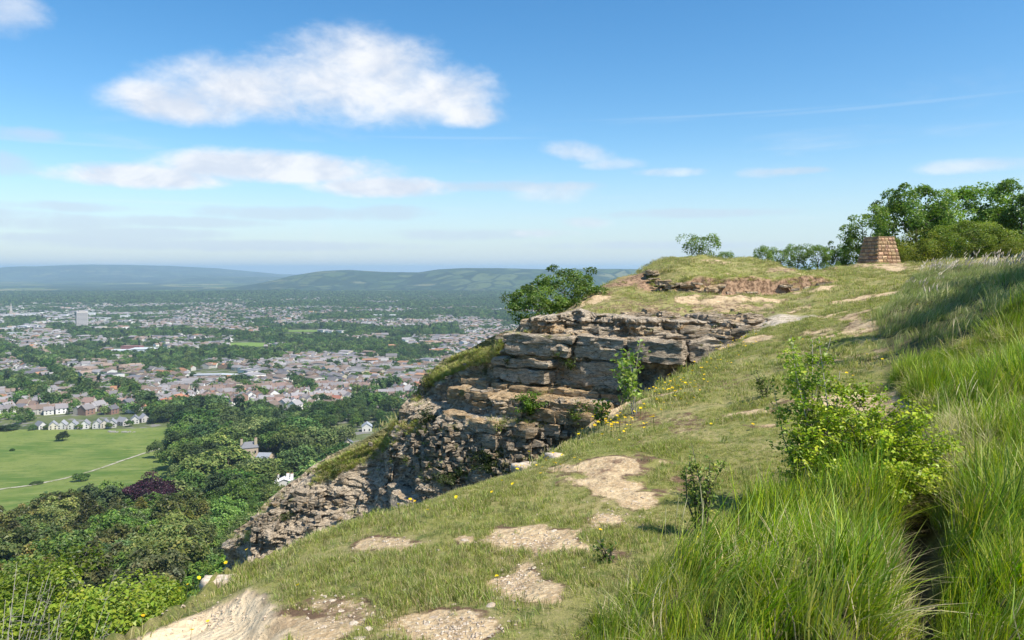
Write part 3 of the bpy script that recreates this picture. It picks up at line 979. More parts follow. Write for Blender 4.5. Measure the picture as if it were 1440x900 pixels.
def blocks():
    rng = random.Random(5)
    n = 0
    for k in range(len(BEDS) - 1):
        z1, z0 = ZB - BEDS[k], ZB - BEDS[k + 1]
        h = z1 - z0
        s = 0.0
        while s < CLEN - .3:
            P, T, N, u = lip_at(np.array([s]))
            u = float(u[0])
            big = u > 680
            w = rng.uniform(.9, 2.6) * (.55 + .55 * min(1, h / .5)) if big else rng.uniform(.5, 1.3)
            if h < .16:
                w = rng.uniform(.5, 1.3)
            if k > 8:
                w = rng.uniform(.5, 1.15)
            sm = s + w / 2
            s += w * .97
            P, T, N, u = lip_at(np.array([sm]))
            u = float(u[0]); zt = P[0, 2]
            zm = (z0 + z1) / 2
            if zm > zt - .10 or zm < -7.6:
                continue
            # only where the gully side of the spur is in view above the near slope
            x, y = P[0, 0] + N[0, 0] * .3, P[0, 1] + N[0, 1] * .3
            uu, vv = proj(x, y, zm)
            crest_v = np.interp(uu, [p[0] for p in CREST], [p[1] for p in CREST])
            if vv > crest_v + 30:
                continue
            if u < 392 or (turf_zone(np.array([u]))[0] > .3 and zt - zm < .8):
                continue
            dens = .9 if big and zm > -3.2 else .13
            if k in (4, 6):
                dens = .35
            if rng.random() > dens:
                continue
            off = float(face_off(np.array([sm]), np.array([zm]), np.array([u]))[0]) + (hsh(np.array([k]), np.array([0]), np.array([0]), 5)[0] - .5) * .22
            off += rng.uniform(-.05, .12) + (.10 if k in (3, 5) else 0) - (.1 if k in (4, 6) else 0) + (.05 if big else -.02)
            off -= {0: .34, 1: .2, 2: .06}.get(k, 0)
            dd = rng.uniform(.6, .95)
            fresh = {2: .4, 4: .95, 6: .95, 7: .8, 8: .95, 9: .6, 10: .45}.get(k, .12) if big else .05
            if u > 860 and k < 6:
                fresh = .16
            hh = h * rng.uniform(.9, 1.02)
            if k in (3, 5) and rng.random() < .45:      # split along a bedding plane
                cut = rng.uniform(.35, .65)
                me = rock_mesh('rock_block', w * rng.uniform(.85, .97), dd, hh * cut, rng.randrange(9999), (max(4, min(18, int(w / .105))), 4, max(2, int(h * cut / .08))), .12, fresh + .1, .12)
                o = link('rock_block', me, M_ROCK, CLIFF, (P[0, 0] + N[0, 0] * (off - dd / 2 + rng.uniform(-.05, .1)), P[0, 1] + N[0, 1] * (off - dd / 2 + rng.uniform(-.05, .1)), z0 + hh * cut / 2), (rng.gauss(0, .03), 0, math.atan2(N[0, 1], N[0, 0]) + math.pi / 2 + rng.gauss(0, .05)))
                sharp(o)
                zm = z1 - hh * (1 - cut) / 2; hh = hh * (.97 - cut)
            if not big and rng.random() < .5:
                hh *= 1.3
            me = rock_mesh('rock_block', w * rng.uniform(.9, .985), dd, hh, rng.randrange(9999), (max(4, min(18, int(w / .105))), 4, max(2, min(9, int(h / .08)))),
                           .10 if big else .16, fresh, .10 if big else .2)
            o = link('rock_block', me, M_ROCK, CLIFF)
            c = np.array([P[0, 0] + N[0, 0] * (off - dd / 2 + .05), P[0, 1] + N[0, 1] * (off - dd / 2 + .05), zm])
            o.location = c
            o.rotation_euler = (rng.gauss(0, .03), rng.gauss(0, .025), math.atan2(N[0, 1], N[0, 0]) + math.pi / 2 + rng.gauss(0, .06))
            sharp(o)
            n += 1
    # thin slabs weathering out of the top surface, right of the spur
    for i in range(150):
        u, v = rng.choice((rng.uniform(800, 1065), rng.uniform(900, 1060))), 0
        lo = np.interp(u, [800, 880, 940, 1000, 1070], [452, 446, 444, 446, 446]); hi = np.interp(u, [800, 880, 940, 1000, 1070], [461, 474, 486, 484, 458])
        v = rng.uniform(lo, hi)
        p = hit(u, v, 15, 32, 1200)
        w = rng.uniform(.25, .9)
        me = rock_mesh('rock_slab', w, w * rng.uniform(.5, .9), rng.uniform(.06, .15), rng.randrange(9999), (6, 5, 2), .12, .22, .12)
        o = link('rock_slab', me, M_ROCK, CLIFF, (p[0], p[1], p[2] + rng.uniform(.0, .10)), (rng.gauss(-.10, .08), rng.gauss(0, .07), rng.uniform(-.6, .6)))
        sharp(o)
    for u, v, w, h, d in [(745, 459, .62, .42, 23.2), (716, 476, .8, .3, 24), (915, 440, .5, .28, 24.5), (897, 443, .4, .2, 24), (738, 508, .9, .3, 23.4), (970, 445, .35, .2, 24.5), (848, 452, .5, .2, 23.6)]:
        p = px(u, v, d)
        me = rock_mesh('rock_block', w, w * .8, h, rng.randrange(9999), (6, 5, 4), .10, .3, .25)
        sharp(link('rock_block', me, M_ROCK, CLIFF, p, (0, 0, rng.uniform(-.4, .4))))
    # broken stone showing in the earth step of the mound
    for i in range(46):
        k = rng.uniform(0, len(SCARP) - 1.8); j = int(k); q = SCARP[j] + (SCARP[j + 1] - SCARP[j]) * (k - j)
        y = q[1] - rng.uniform(-.05, .12)
        w = rng.uniform(.2, .7)
        me = rock_mesh('rock_slab', w, w * .6, rng.uniform(.06, .2), rng.randrange(9999), (6, 4, 3), .13, .4, .15)
        sharp(link('rock_slab', me, M_ROCK, CLIFF, (q[0], y, float(hq(q[0], q[1] - .35)) + rng.uniform(.0, .45)), (rng.gauss(0, .08), rng.gauss(0, .08), rng.uniform(-.4, .4))))
    return n


print('blocks', blocks())


def face_point(u, v, out=0.0):
    """a point of the cliff face seen at a photo pixel"""
    ss = np.linspace(0, CLEN, 400)
    P, T, N, cu = lip_at(ss)
    zz = np.linspace(0.2, -8, 160)
    S, Z = np.meshgrid(ss, zz)
    off = face_off(S, Z, np.broadcast_to(cu, S.shape)) + out
    X = P[None, :, 0] + N[None, :, 0] * off; Y = P[None, :, 1] + N[None, :, 1] * off
    uu, vv = proj(X, Y, Z)
    q = (uu - u) ** 2 + (vv - v) ** 2 + 1e6 * (Z > P[None, :, 2])
    i = np.unravel_index(np.argmin(q), q.shape)
    return np.array([X[i], Y[i], Z[i]]), N[i[1]]


def rubble():
    """chips and small broken stone lying on the ledges and at the foot of the face"""
    rng = random.Random(12)
    V, Fq, fr, n = [], [], [], 0
    zones = [(600, 640, 40, 45, 170), (650, 690, 55, 18, 110), (660, 655, 60, 40, 60), (420, 705, 45, 14, 70), (370, 735, 30, 12, 60), (500, 745, 90, 20, 60), (560, 700, 60, 30, 60), (720, 650, 40, 30, 90), (690, 620, 120, 60, 90),
             (760, 575, 80, 12, 90), (960, 462, 80, 14, 130), (1020, 452, 50, 10, 90), (640, 545, 60, 25, 60), (800, 600, 60, 30, 60)]
    for u, v, ru, rv, k in zones:
        for _ in range(k):
            a, b = u + rng.gauss(0, .5) * ru, v + rng.gauss(0, .5) * rv
            if v < 470:
                p = hit(a, b, 15, 32, 900)
            else:
                p, N = face_point(a, b, rng.uniform(.0, .14))
            s = rng.uniform(.03, .12)
            q = np.array([(x, y, z) for x in (-1, 1) for y in (-1, 1) for z in (-1, 1)], float) * s * np.array([rng.uniform(.6, 1.2), rng.uniform(.5, 1), rng.uniform(.3, .8)])
            q += np.array([[rng.gauss(0, .22) * s for _ in range(3)] for _ in range(8)])
            a1 = rng.uniform(0, 6.28)
            q = q @ np.array([[math.cos(a1), -math.sin(a1), 0], [math.sin(a1), math.cos(a1), 0], [0, 0, 1]])
            V.append(q + p)
            Fq += [[n + i for i in f] for f in ((0, 1, 3, 2), (4, 6, 7, 5), (0, 4, 5, 1), (2, 3, 7, 6), (0, 2, 6, 4), (1, 5, 7, 3))]
            fr += [rng.choice((.1, .2, .5))] * 8
            n += 8
    me = mesh('rubble', np.concatenate(V), np.array(Fq), False, vattr={'fresh': np.array(fr)})
    o = link('rubble', me, M_ROCK, CLIFF)
    tag(o, kind='stuff')


rubble()


# ------------------------------------------------------------------ toposcope cairn of dressed stone
def cairn():
    M_DRESS = material('orange_dressed_stone', lambda w: w.mix(w.mr(w.noise(wpos(w), 8, 6, .65), .35, .68), w.mix(1.0, tinted(w), (0.72, 0.66, 0.6, 1), 'MULTIPLY'), tinted(w)), 0.9, 0.15,
                       bump=lambda w: w.bump(w.noise(wpos(w), 18, 7, .7), .9, .05))
    M_MORTAR = material('recessed_mortar', (0.13, 0.085, 0.055), 0.95, 0.1)
    p = hit(1236, 371.5, 30, 50, 2500)
    d = 40.0
    g = px(1236, 371, d)
    zb = float(H(np.array([g[0]]), np.array([g[1]]))[0])
    root = thing('stone_cairn', 'squat tapered cairn of coursed orange stone standing on the grassy hilltop', 'cairn', (g[0], g[1], zb - .12), rad(17))
    rng = random.Random(3)
    hgt = EYE + (VH - 334.5) / F * d - (zb - .12)
    wb, wt = .82, .52            # half widths at foot and top
    b = Bag()
    k = .95
    b.add([(-wb * k, -wb * k, 0), (wb * k, -wb * k, 0), (wb * k, wb * k, 0), (-wb * k, wb * k, 0), (-wt * k, -wt * k, hgt - .03), (wt * k, -wt * k, hgt - .03), (wt * k, wt * k, hgt - .03), (-wt * k, wt * k, hgt - .03)],
          [(0, 1, 5, 4), (1, 2, 6, 5), (2, 3, 7, 6), (3, 0, 4, 7), (4, 5, 6, 7)], (.5, .4, .3))
    link('mortar_core', b.make('mortar_core'), M_MORTAR, root)
    nc = 9
    ch = hgt / nc
    for c in range(nc):
        z0, z1 = c * ch, (c + 1) * ch
        a0, a1 = wb + (wt - wb) * (z0 / hgt), wb + (wt - wb) * (z1 / hgt)
        for side in range(4):
            x = -1.0
            while x < .98:
                w = rng.uniform(.26, .52)
                x2 = x + w
                if x2 > .82: x2 = 1.0
                bb = Bag()
                j = .012
                pr = rng.uniform(.015, .05)
                xa0, xb0, xa1, xb1 = x * a0 + j, x2 * a0 - j, x * a1 + j, x2 * a1 - j
                zz0, zz1 = z0 + j, z1 - j
                t = .16
                mx = (xa0 + xb0) / 2
                col = np.array((.50, .34, .215)) * rng.uniform(.82, 1.15) * np.array((1, rng.uniform(.94, 1.06), rng.uniform(.9, 1.1)))
                y0, y1 = -a0, -a1
                zm = (zz0 + zz1) / 2 + rng.uniform(-.01, .03)
                ym = (y0 + y1) / 2 - pr
                V = [(xa0, y0, zz0), (xb0, y0, zz0), (xb1, y1, zz1), (xa1, y1, zz1), (xa0, y0 + t, zz0), (xb0, y0 + t, zz0), (xb1, y1 + t, zz1), (xa1, y1 + t, zz1),
                     (xa0 + .03, ym, zm), (mx + rng.uniform(-.05, .05), ym - rng.uniform(0, .03), zm + rng.uniform(-.015, .015)), (xb0 - .03, ym, zm)]
                bb.add(V, [(0, 1, 10, 9), (0, 9, 8), (8, 9, 2, 3), (9, 10, 2), (0, 8, 3), (1, 2, 10), (3, 2, 6, 7), (1, 5, 6, 2), (0, 3, 7, 4), (1, 0, 4, 5)], col)
                o = link('stone', bb.make('stone'), M_DRESS, root)
                o.rotation_euler = (0, 0, side * math.pi / 2)
                x = x2
    b = Bag()
    b.box(-wt - .02, wt + .02, -wt - .02, wt + .02, hgt - .004, hgt + .05, (.55, .40, .25))
    link('cap_slab', b.make('cap_slab'), M_DRESS, root)


cairn()


# ------------------------------------------------------------------ loose stones on the bare ground
def ground_stones():
    rng = random.Random(8)
    protos = [rock_mesh('loose_stone', 1, .75, .38, 100 + i, (5, 4, 3), .10, .6, .5) for i in range(5)]
    for m in protos:
        m.materials.append(M_STONE)
    L = [(905, 700, 7), (880, 688, 6), (893, 706, 9), (862, 692, 6), (822, 752, 12), (836, 772, 8), (850, 740, 6), (800, 778, 9), (780, 748, 8), (752, 800, 8), (726, 846, 11), (700, 842, 16), (690, 852, 14), (738, 828, 7), (762, 818, 8),
         (512, 872, 10), (498, 878, 14), (520, 886, 12), (535, 870, 8), (556, 840, 13), (548, 834, 6), (468, 846, 9), (480, 860, 8), (540, 742, 7), (560, 785, 8), (570, 778, 6), (610, 870, 12), (600, 880, 9), (655, 880, 8), (670, 866, 7), (640, 850, 7),
         (505, 898, 16), (455, 882, 10), (430, 858, 7), (415, 852, 6), (655, 760, 12), (650, 778, 6), (930, 626, 5), (820, 800, 6), (575, 812, 6), (620, 830, 8), (660, 815, 6)]
    for i, (u, v, s) in enumerate(L):
        p = hit(u, v)
        k = s / F * p[1] * 1.25
        o = link('loose_stone', protos[i % 5], None, None, (p[0], p[1], p[2] - k * .06), (rng.gauss(0, .12), rng.gauss(0, .12), rng.uniform(0, 6.28)), (k, k, k * rng.uniform(.5, .9)))
        tag(o, 'pale loose stone half sunk in the bare trodden patches of the path', 'stone', 'loose stones on the bare ground by the path')
    # three larger slabs named one by one
    for (u, v, w, d_, h, lab, rz) in [(318, 818, .27, .1, .05, 'long pale flat rock on the turf edge above the sand hollow', .25), (125, 893, .42, .22, .08, 'grey flat rock slab at the lower end of the sand hollow', .1),
                                      (745, 658, .42, .2, .13, 'rounded pale rock at the crest where path turf meets the cliff gully', .7), (790, 643, .3, .16, .09, 'smaller pale rock beside the rounded rock on the gully crest', .6)]:
        p = hit(u, v)
        me = rock_mesh('flat_rock', w, d_, h, int(u), (12, 7, 4), .13, .4, .12)
        tag(link('flat_rock', me, M_STONE, None, (p[0], p[1], p[2] - h * .05), (0.05, 0, rz)), lab, 'rock')
    # grit and small chips nobody could count
    V, Fq, n = [], [], 0
    for u, v, ru, rv, k in [(752, 764, 62, 15, 170), (725, 815, 40, 28, 150), (640, 886, 75, 24, 200), (860, 728, 50, 18, 110), (545, 768, 60, 14, 60), (300, 870, 70, 30, 120), (480, 862, 80, 30, 120), (690, 700, 200, 120, 60)]:
        for _ in range(k):
            p = hit(u + rng.gauss(0, .5) * ru, v + rng.gauss(0, .5) * rv, 2, 14, 700)
            s = rng.uniform(.004, .013)
            q = np.array([(1, 0, 0), (-.5, .8, 0), (-.5, -.8, 0), (0, 0, .8), (.1, .1, -.4)]) * s * np.array([rng.uniform(.7, 1.5), rng.uniform(.7, 1.2), rng.uniform(.6, 1)])
            a = rng.uniform(0, 6.28)
            q = q @ np.array([[math.cos(a), -math.sin(a), 0], [math.sin(a), math.cos(a), 0], [0, 0, 1]])
            V.append(q + p + (0, 0, s * .2))
            Fq += [[n + i for i in f] for f in ((0, 1, 3), (1, 2, 3), (2, 0, 3), (1, 0, 4), (2, 1, 4), (0, 2, 4))]
            n += 5
    tag(link('gravel', mesh('gravel', np.concatenate(V), np.array(Fq)), M_STONE), kind='stuff')


ground_stones()

# ------------------------------------------------------------------ plants
def leaves(rng, P, N, size, cols, aspect=.62, fold=.18, jit=.55, droop=0.0):
    """rhombic, slightly folded leaves at the points P, facing roughly along N: arrays for mesh()"""
    n = len(P)
    N = N + rng.normal(0, jit, (n, 3)); N /= np.linalg.norm(N, axis=1, keepdims=True) + 1e-9
    A = rng.normal(0, 1, (n, 3)); A[:, 2] -= droop
    A -= (A * N).sum(1, keepdims=True) * N; A /= np.linalg.norm(A, axis=1, keepdims=True) + 1e-9
    B = np.cross(N, A)
    s = (size * rng.uniform(.6, 1.3, n))[:, None]
    m = .45
    v0 = P; v1 = P + A * s * m + B * s * aspect * .5 + N * s * fold; v2 = P + A * s - N * s * fold * .4; v3 = P + A * s * m - B * s * aspect * .5 + N * s * fold
    V = np.stack([v0, v1, v2, v3], 1).reshape(-1, 3)
    i = np.arange(n)[:, None] * 4
    Fc = np.stack([i + np.array([0, 1, 2]), i + np.array([0, 2, 3])], 1).reshape(-1, 3)
    return V, Fc, np.repeat(cols, 2, axis=0)


def leaf_cols(rng, n, base, var=.25, clump=None):
    b = np.asarray(base, float)
    k = rng.normal(0, 1, (n, 1)) * var * .6 + (clump if clump is not None else 0)
    hue = rng.normal(0, .10, (n, 1))
    c = b * np.clip(1 + k, .45, 1.9)
    c[:, :1] *= 1 + hue + .25 * np.clip(k, 0, 1)
    return np.clip(c, 0.004, 1)


def crown_mesh(name, seed, R, zc, nclump, per, size, base, clump_r=.3, low=.25, lump=.35, hang=0.0, cone=False, var=.28, fill=.12):
    """a crown: clumps of leaves over an uneven ellipsoid (or cone), denser outside, with gaps between the clumps"""
    rng = np.random.default_rng(seed)
    d = rng.normal(0, 1, (nclump, 3)); d /= np.linalg.norm(d, axis=1, keepdims=True)
    d[:, 2] = np.where(d[:, 2] < -low, -d[:, 2] * .6, d[:, 2])
    r = rng.uniform(.62, 1.0, nclump) ** .7
    inner = rng.random(nclump) < fill
    r[inner] *= .55
    lum = 1 + lump * fbm(d[:, 0] * 1.6 + seed, d[:, 1] * 1.6, d[:, 2] * 1.6, o=2, seed=seed)
    if cone:
        h = rng.uniform(0, 1, nclump) ** 1.35
        a = rng.uniform(0, 6.283, nclump)
        q = (1 - h) ** .8 * rng.uniform(.55, 1.05, nclump) * (1 + .2 * np.sin(h * 40))
        C = np.stack([np.cos(a) * q * R[0], np.sin(a) * q * R[1], zc - R[2] + h * 2 * R[2]], -1)
        d = np.stack([np.cos(a), np.sin(a), np.full(nclump, .25)], -1)
        cr = clump_r * np.mean(R[:2]) * (1.15 - .75 * h)
    else:
        C = d * np.array(R) * (r * lum)[:, None] + np.array([0, 0, zc])
        cr = clump_r * np.mean(R) * rng.uniform(.65, 1.3, nclump)
    n = nclump * per
    cid = np.repeat(np.arange(nclump), per)
    e = rng.normal(0, 1, (n, 3)); e /= np.linalg.norm(e, axis=1, keepdims=True)
    flip = (e * d[cid]).sum(1) < -.15
    e[flip] *= -1
    rr = rng.uniform(.35, 1, n) ** .5
    P = C[cid] + e * (cr[cid] * rr)[:, None] * np.array([1, 1, .75])
    if hang:
        P[:, 2] -= hang * rng.uniform(0, 1, n) * cr[cid]
    N = e * .6 + d[cid] * .3 + np.array([0, 0, .55])
    ck = rng.normal(0, var, nclump)[cid][:, None]
    cols = leaf_cols(rng, n, base, var, ck)
    V, Fc, fc = leaves(rng, P, N, np.full(n, size), cols, droop=.3)
    return mesh(name, V, Fc, False, fcol=fc), C


def trunk_mesh(name, seed, h0, r0, C, R, zc, n=7, sides=7):
    rng = random.Random(seed)
    b = Bag()
    top = zc + R[2] * .35
    pts = [(0, 0, -h0)] + [(rng.gauss(0, .03) * R[0], rng.gauss(0, .03) * R[1], t * top) for t in (.0, .33, .66, 1)]
    b.tube(pts, [r0 * 1.25, r0, r0 * .8, r0 * .55, r0 * .2], sides)
    if len(C):
        for i in rng.sample(range(len(C)), min(n, len(C))):
            c = C[i]
            t = rng.uniform(.3, .8)
            p0 = np.array([0, 0, t * top])
            mid = (p0 + c) / 2 + np.array([0, 0, rng.uniform(-.1, .12) * R[2]])
            b.tube([p0, mid, c], [r0 * .4 * (1.2 - t), r0 * .25, r0 * .06], max(4, sides - 2))
    return b.make(name, True)


class Tree:
    """one kind of tree or bush: shared trunk and crown meshes, put down as many things as wanted"""
    def __init__(s, seed, R, zc, nclump, per, size, base, r0=.25, root=1.0, mat=None, bark=None, limbs=7, **kw):
        s.crown, C = crown_mesh('crown', seed, R, zc, nclump, per, size, base, **kw)
        s.trunk = trunk_mesh('trunk', seed, root, r0, C, R, zc, limbs)
        s.mat = mat or M_LEAF
        s.crown.materials.append(s.mat)
        s.trunk.materials.append(bark or M_BARK)
        q = np.zeros(len(s.crown.vertices) * 3, np.float32); s.crown.vertices.foreach_get('co', q)
        s.top = float(np.percentile(q[2::3], 99.6))
    def put(s, name, label, cat, loc, h=None, rz=None, group=None, wide=1.0, lean=0.0):
        k = (h / s.top) if h else 1.0
        o = thing(name, label, cat, loc, rz if rz is not None else random.uniform(0, 6.28), group)
        o.scale = (k * wide, k * wide, k)
        o.rotation_euler[1] = lean
        link('trunk', s.trunk, None, o)
        link('crown', s.crown, None, o)
        return o


random.seed(4)
SYC, OAK, OLIVE, DARK = (.11, .18, .022), (.145, .225, .042), (.17, .175, .043), (.05, .085, .026)
T_SYC = [Tree(11, (4.6, 4.6, 3.8), 7.2, 190, 460, .135, (.15, .245, .026), .26, 3, mat=M_SHRUB, clump_r=.24, lump=.45), Tree(12, (4.0, 4.4, 4.2), 7.4, 180, 460, .135, (.20, .275, .03), .24, 3, mat=M_SHRUB, clump_r=.23, lump=.5)]
T_MID = [Tree(21, (5, 5, 5.2), 8.2, 110, 60, .62, OAK, .35, 3, clump_r=.27, lump=.4), Tree(22, (4.6, 4.6, 4.6), 7.6, 100, 60, .6, (.11, .175, .04), .3, 3, clump_r=.28, lump=.45),
         Tree(23, (4.2, 4.4, 5.5), 8.0, 110, 60, .6, (.145, .185, .055), .3, 3, clump_r=.26, lump=.4)]
T_CON = [Tree(31, (4.8, 4.8, 7.5), 8.5, 230, 34, .75, OLIVE, .3, 3, cone=True, clump_r=.26, hang=.9, var=.3), Tree(32, (5.4, 5.4, 6.8), 7.8, 230, 34, .75, (.085, .10, .03), .3, 3, cone=True, clump_r=.26, hang=.7, var=.3)]
T_YEW = [Tree(33, (4.4, 4.4, 4.2), 6.4, 130, 50, .6, (.085, .105, .028), .35, 3, clump_r=.22, lump=.4, hang=.5)]
T_BEECH = Tree(41, (6.5, 6, 6), 9.5, 130, 60, .62, (.05, .016, .026), .5, 3, clump_r=.25, lump=.3)
T_FAR = [Tree(51 + i, R, z, 62, 26, 1.25, c, .4, 3, mat=M_FAR_LEAF, limbs=3, clump_r=.33, lump=.4, low=.5, var=.22) for i, (R, z, c) in enumerate([
    ((6, 6, 6), 8.4, (.065, .115, .03)), ((5.5, 6.5, 5), 7.2, (.09, .15, .04)), ((4.6, 4.6, 5.6), 7.6, (.05, .092, .03)), ((6.4, 5.6, 5.2), 7.6, (.12, .18, .048))])]
T_FARCON = Tree(58, (3, 3, 7), 7.8, 90, 16, 1.1, (.022, .045, .02), .3, 3, mat=M_FAR_LEAF, limbs=0, cone=True, clump_r=.32, hang=.4)


def in_field(x, y):
    u, v = U0 + F * x / y, VH + F * (EYE - valley(np.array([x]), np.array([y]))[0]) / y
    return u < 255 and 597 < v < 725 and y > 395


def woods():
    rng = random.Random(21)
    pts = []
    tries = 0
    while tries < 26000:
        tries += 1
        y = math.sqrt(rng.uniform(26 ** 2, 720 ** 2))
        u = rng.uniform(-90, 560)
        x = (u - U0) / F * y
        r = math.hypot(x, y)
        v0 = VH + F * (EYE - float(np.interp(r, VR, VZ))) / y
        # the wooded slope, and the tree masses round the villa on the right of the meadow
        if r < 425 or (u > 232 and v0 > np.interp(u, [232, 300, 345, 400, 450, 560], [597, 597, 606, 618, 628, 640])):
            pass
        else:
            continue
        if u < 250 and r > 425: continue
        if u > 345 and y < 60 and r < 60 and y > 22 and u < 900: 
            if y > 24 and x > -13: continue
        sp = 5.5 if r < 60 else 8.5 if r < 150 else 11.5 if r < 420 else 14.5
        if any((x - a) ** 2 + (y - b) ** 2 < (sp * .9) ** 2 for a, b, *_ in pts):
            continue
        # keep the villa, its outbuilding, the white house and the gable clear
        hgt = rng.uniform(11, 17) if r < 150 else rng.uniform(15, 27) if u < 262 and r < 420 else rng.uniform(10, 22)
        z = float(valley(np.array([x]), np.array([y]))[0])
        vt = VH + F * (EYE - z - hgt) / y
        bad = False
        for (bu, bv, hw, dd) in ((350, 640, 20, VILLA_D), (372, 645, 30, VILLA_D + 4), (400, 682, 24, WHITE_D), (492, 626, 26, GABLE_D)):
            if abs(u - bu) < hw + 6 * F / y * .62 and y < dd + 14:
                cap = bv + (-2 if bu == 350 else 2)
                hh = (EYE - (cap - VH) / F * y) - z
                if y > dd - 16: bad = True
                elif hh < hgt:
                    hgt = hh
                    if hgt < 4.5: bad = True
        if bad: continue
        # tree tops stay under the line they make in the photograph
        lim = np.interp(u, [-90, 0, 90, 150, 215, 250, 300, 345], [684, 690, 690, 705, 700, 690, 612, 580])
        if r < 400 and u < 262:
            hh = (EYE - (lim + rng.uniform(0, 12) - VH) / F * y) - z
            if hh < hgt: hgt = hh
            if hgt < 3.5: continue
        if 255 < u < 345 and r < 400:
            hh = (EYE - (660 + rng.uniform(0, 30) - VH) / F * y) - z
            hgt = min(hgt, hh)
        if 330 < u < 520 and r < 330:
            hh = (EYE - (690 - (u - 330) * .28 + rng.uniform(0, 15) - VH) / F * y) - z
            hgt = min(hgt, hh)
        if abs(u - 214) < 34 and r < BEECH[1] + 10:
            hgt = min(hgt, (EYE - (722 + rng.uniform(0, 12) - VH) / F * y) - z)
            if abs(y - BEECH[1]) < 14: continue
        if hgt < 3.5: continue
        if r < 60:
            lim = np.interp(u, [-90, 0, 120, 200, 260, 300, 340], [805, 810, 806, 775, 762, 765, 790])
            hgt = min(hgt, (EYE - (lim + rng.uniform(0, 18) - VH) / F * y) - z)
            if hgt < 4: continue
        pts.append((x, y, z, hgt, u, vt, r))
    pts.sort(key=lambda p: p[1])
    made = []
    for i, (x, y, z, h, u, vt, r) in enumerate(pts):
        rz = rng.uniform(0, 6.28)
        loc = (x, y, z - .4)
        if r < 75:
            t = rng.choice(T_SYC)
            made.append(t.put('sycamore_tree', 'bright green broad-leaved tree just below the sandy edge of the path', 'tree', loc, h, rz, 'bright broad-leaved trees just below the path', 1.15))
        elif r < 420 and u < 300 and rng.random() < (.75 if u < 200 else .4):
            k = rng.random()
            if k < .72:
                made.append(rng.choice(T_CON).put('conifer_tree', 'dark olive conifer with drooping sprays in the wood below the meadow', 'tree', loc, h * 1.08, rz, 'olive conifers in the wood below the meadow', 1.1))
            else:
                made.append(T_YEW[0].put('yew_tree', 'dark rounded evergreen in the wood below the meadow', 'tree', loc, h, rz, 'rounded evergreens in the wood below the meadow', 1.1))
        elif r < 420:
            made.append(rng.choice(T_MID).put('woodland_tree', 'mid green leafy tree in the wood on the slope below the cliff', 'tree', loc, h, rz, 'leafy trees in the wood on the slope', 1.12))
        else:
            t = rng.choice(T_FAR)
            made.append(t.put('parkland_tree', 'full green tree in the tree belt around the old villa', 'tree', loc, h * 1.12, rz, 'trees around the old villa', 1.25))
    print('woods', len(pts))
    WOODS.extend((o, x, y, z, h) for o, (x, y, z, h, u, vt, r) in zip(made, pts))


BEECH = gp(214, 738)
VILLA = gp(350, 646); WHITE = gp(400, 688); GABLE = gp(492, 634)
VILLA_D, WHITE_D, GABLE_D = VILLA[1], WHITE[1], GABLE[1]
WOODS = []
woods()


def name_woods():
    """trees that stand next to something one can find are named after it"""
    c = [(o, U0 + F * x / y, VH + F * (EYE - z - h * .75) / y, y) for o, x, y, z, h in WOODS]
    kinds = {'sycamore_tree': 'bright broad-leaved tree', 'conifer_tree': 'olive conifer', 'yew_tree': 'dark rounded evergreen', 'woodland_tree': 'leafy green tree', 'parkland_tree': 'full green tree'}
    done = set()
    for u, v, nm in [(350, 630, 'the old stone villa'), (373, 643, 'the low outbuilding of the villa'), (400, 680, 'the white house'), (488, 620, 'the cream gabled house'), (214, 695, 'the copper beech'), (155, 692, 'the pale meadow tree'), (222, 632, 'the round tree at the footpath end'),
                     (437, 590, 'the wide grey-roofed house'), (516, 600, 'the pale house above the gabled house'), (345, 745, 'the low tip of the rock spur'), (30, 840, 'the dead-twigged shrubs'), (300, 815, 'the pale flat rock on the turf edge'), (52, 680, 'the low hedge bush')]:
        for dn, du, dv in (('just left of', -24, 0), ('just right of', 24, 0), ('just below', 0, 22), ('just above and behind', 0, -22)):
            best = min(((math.hypot(cu - u - du, 1.3 * (cv - v - dv)) + (0 if o.name not in done else 999), o) for o, cu, cv, y in c), key=lambda q: q[0])
            if best[0] < 15:
                o = best[1]; done.add(o.name)
                o['label'] = f"{kinds[o.name.split('.')[0]]} {dn} {nm}"


name_woods()


def at_pixel(t, u, vbase, vtop, name, label, cat, wide=1.0, group=None):
    p = gp(u, vbase)
    h = (vbase - vtop) / F * p[1]
    return t.put(name, label, cat, (p[0], p[1], p[2] - .3), h, random.uniform(0, 6), group, wide)


at_pixel(T_FAR[2], 88, 621, 606, 'field_tree', 'lone round dark tree standing alone in the upper meadow', 'tree', 1.3)
at_pixel(T_FAR[3], 222, 645, 620, 'field_tree', 'round light green tree at the end of the footpath by the tree belt', 'tree', .9)
at_pixel(T_FAR[1], 113, 678, 664, 'field_bush', 'small grey green bush beside the footpath across the meadow', 'bush', 1.4)
at_pixel(T_FAR[3], 155, 708, 676, 'field_tree', 'pale yellow green tree at the lower edge of the meadow', 'tree', 1.1)
at_pixel(T_FAR[0], 52, 682, 676, 'field_bush', 'low dark bush where the footpath leaves the meadow hedge', 'bush', 3.0)
at_pixel(T_FAR[0], 17, 635, 630, 'field_bush', 'tiny dark bush in the open meadow at far left', 'bush', 1.4)
p = BEECH; T_BEECH.put('copper_beech', 'dark purple copper beech standing among the olive conifers', 'tree', (p[0], p[1], p[2] - .5), (738 - 664) / F * p[1], .4, None, 1.35)


# ------------------------------------------------------------------ instanced ground cover
PROTO = {}


def proto_collection(name, meshes, mat):
    c = bpy.data.collections.new(name)
    for i, me in enumerate(meshes):
        if not me.materials:
            me.materials.append(mat)
        c.objects.link(bpy.data.objects.new('%s_%02d' % (name, i), me))
    return c


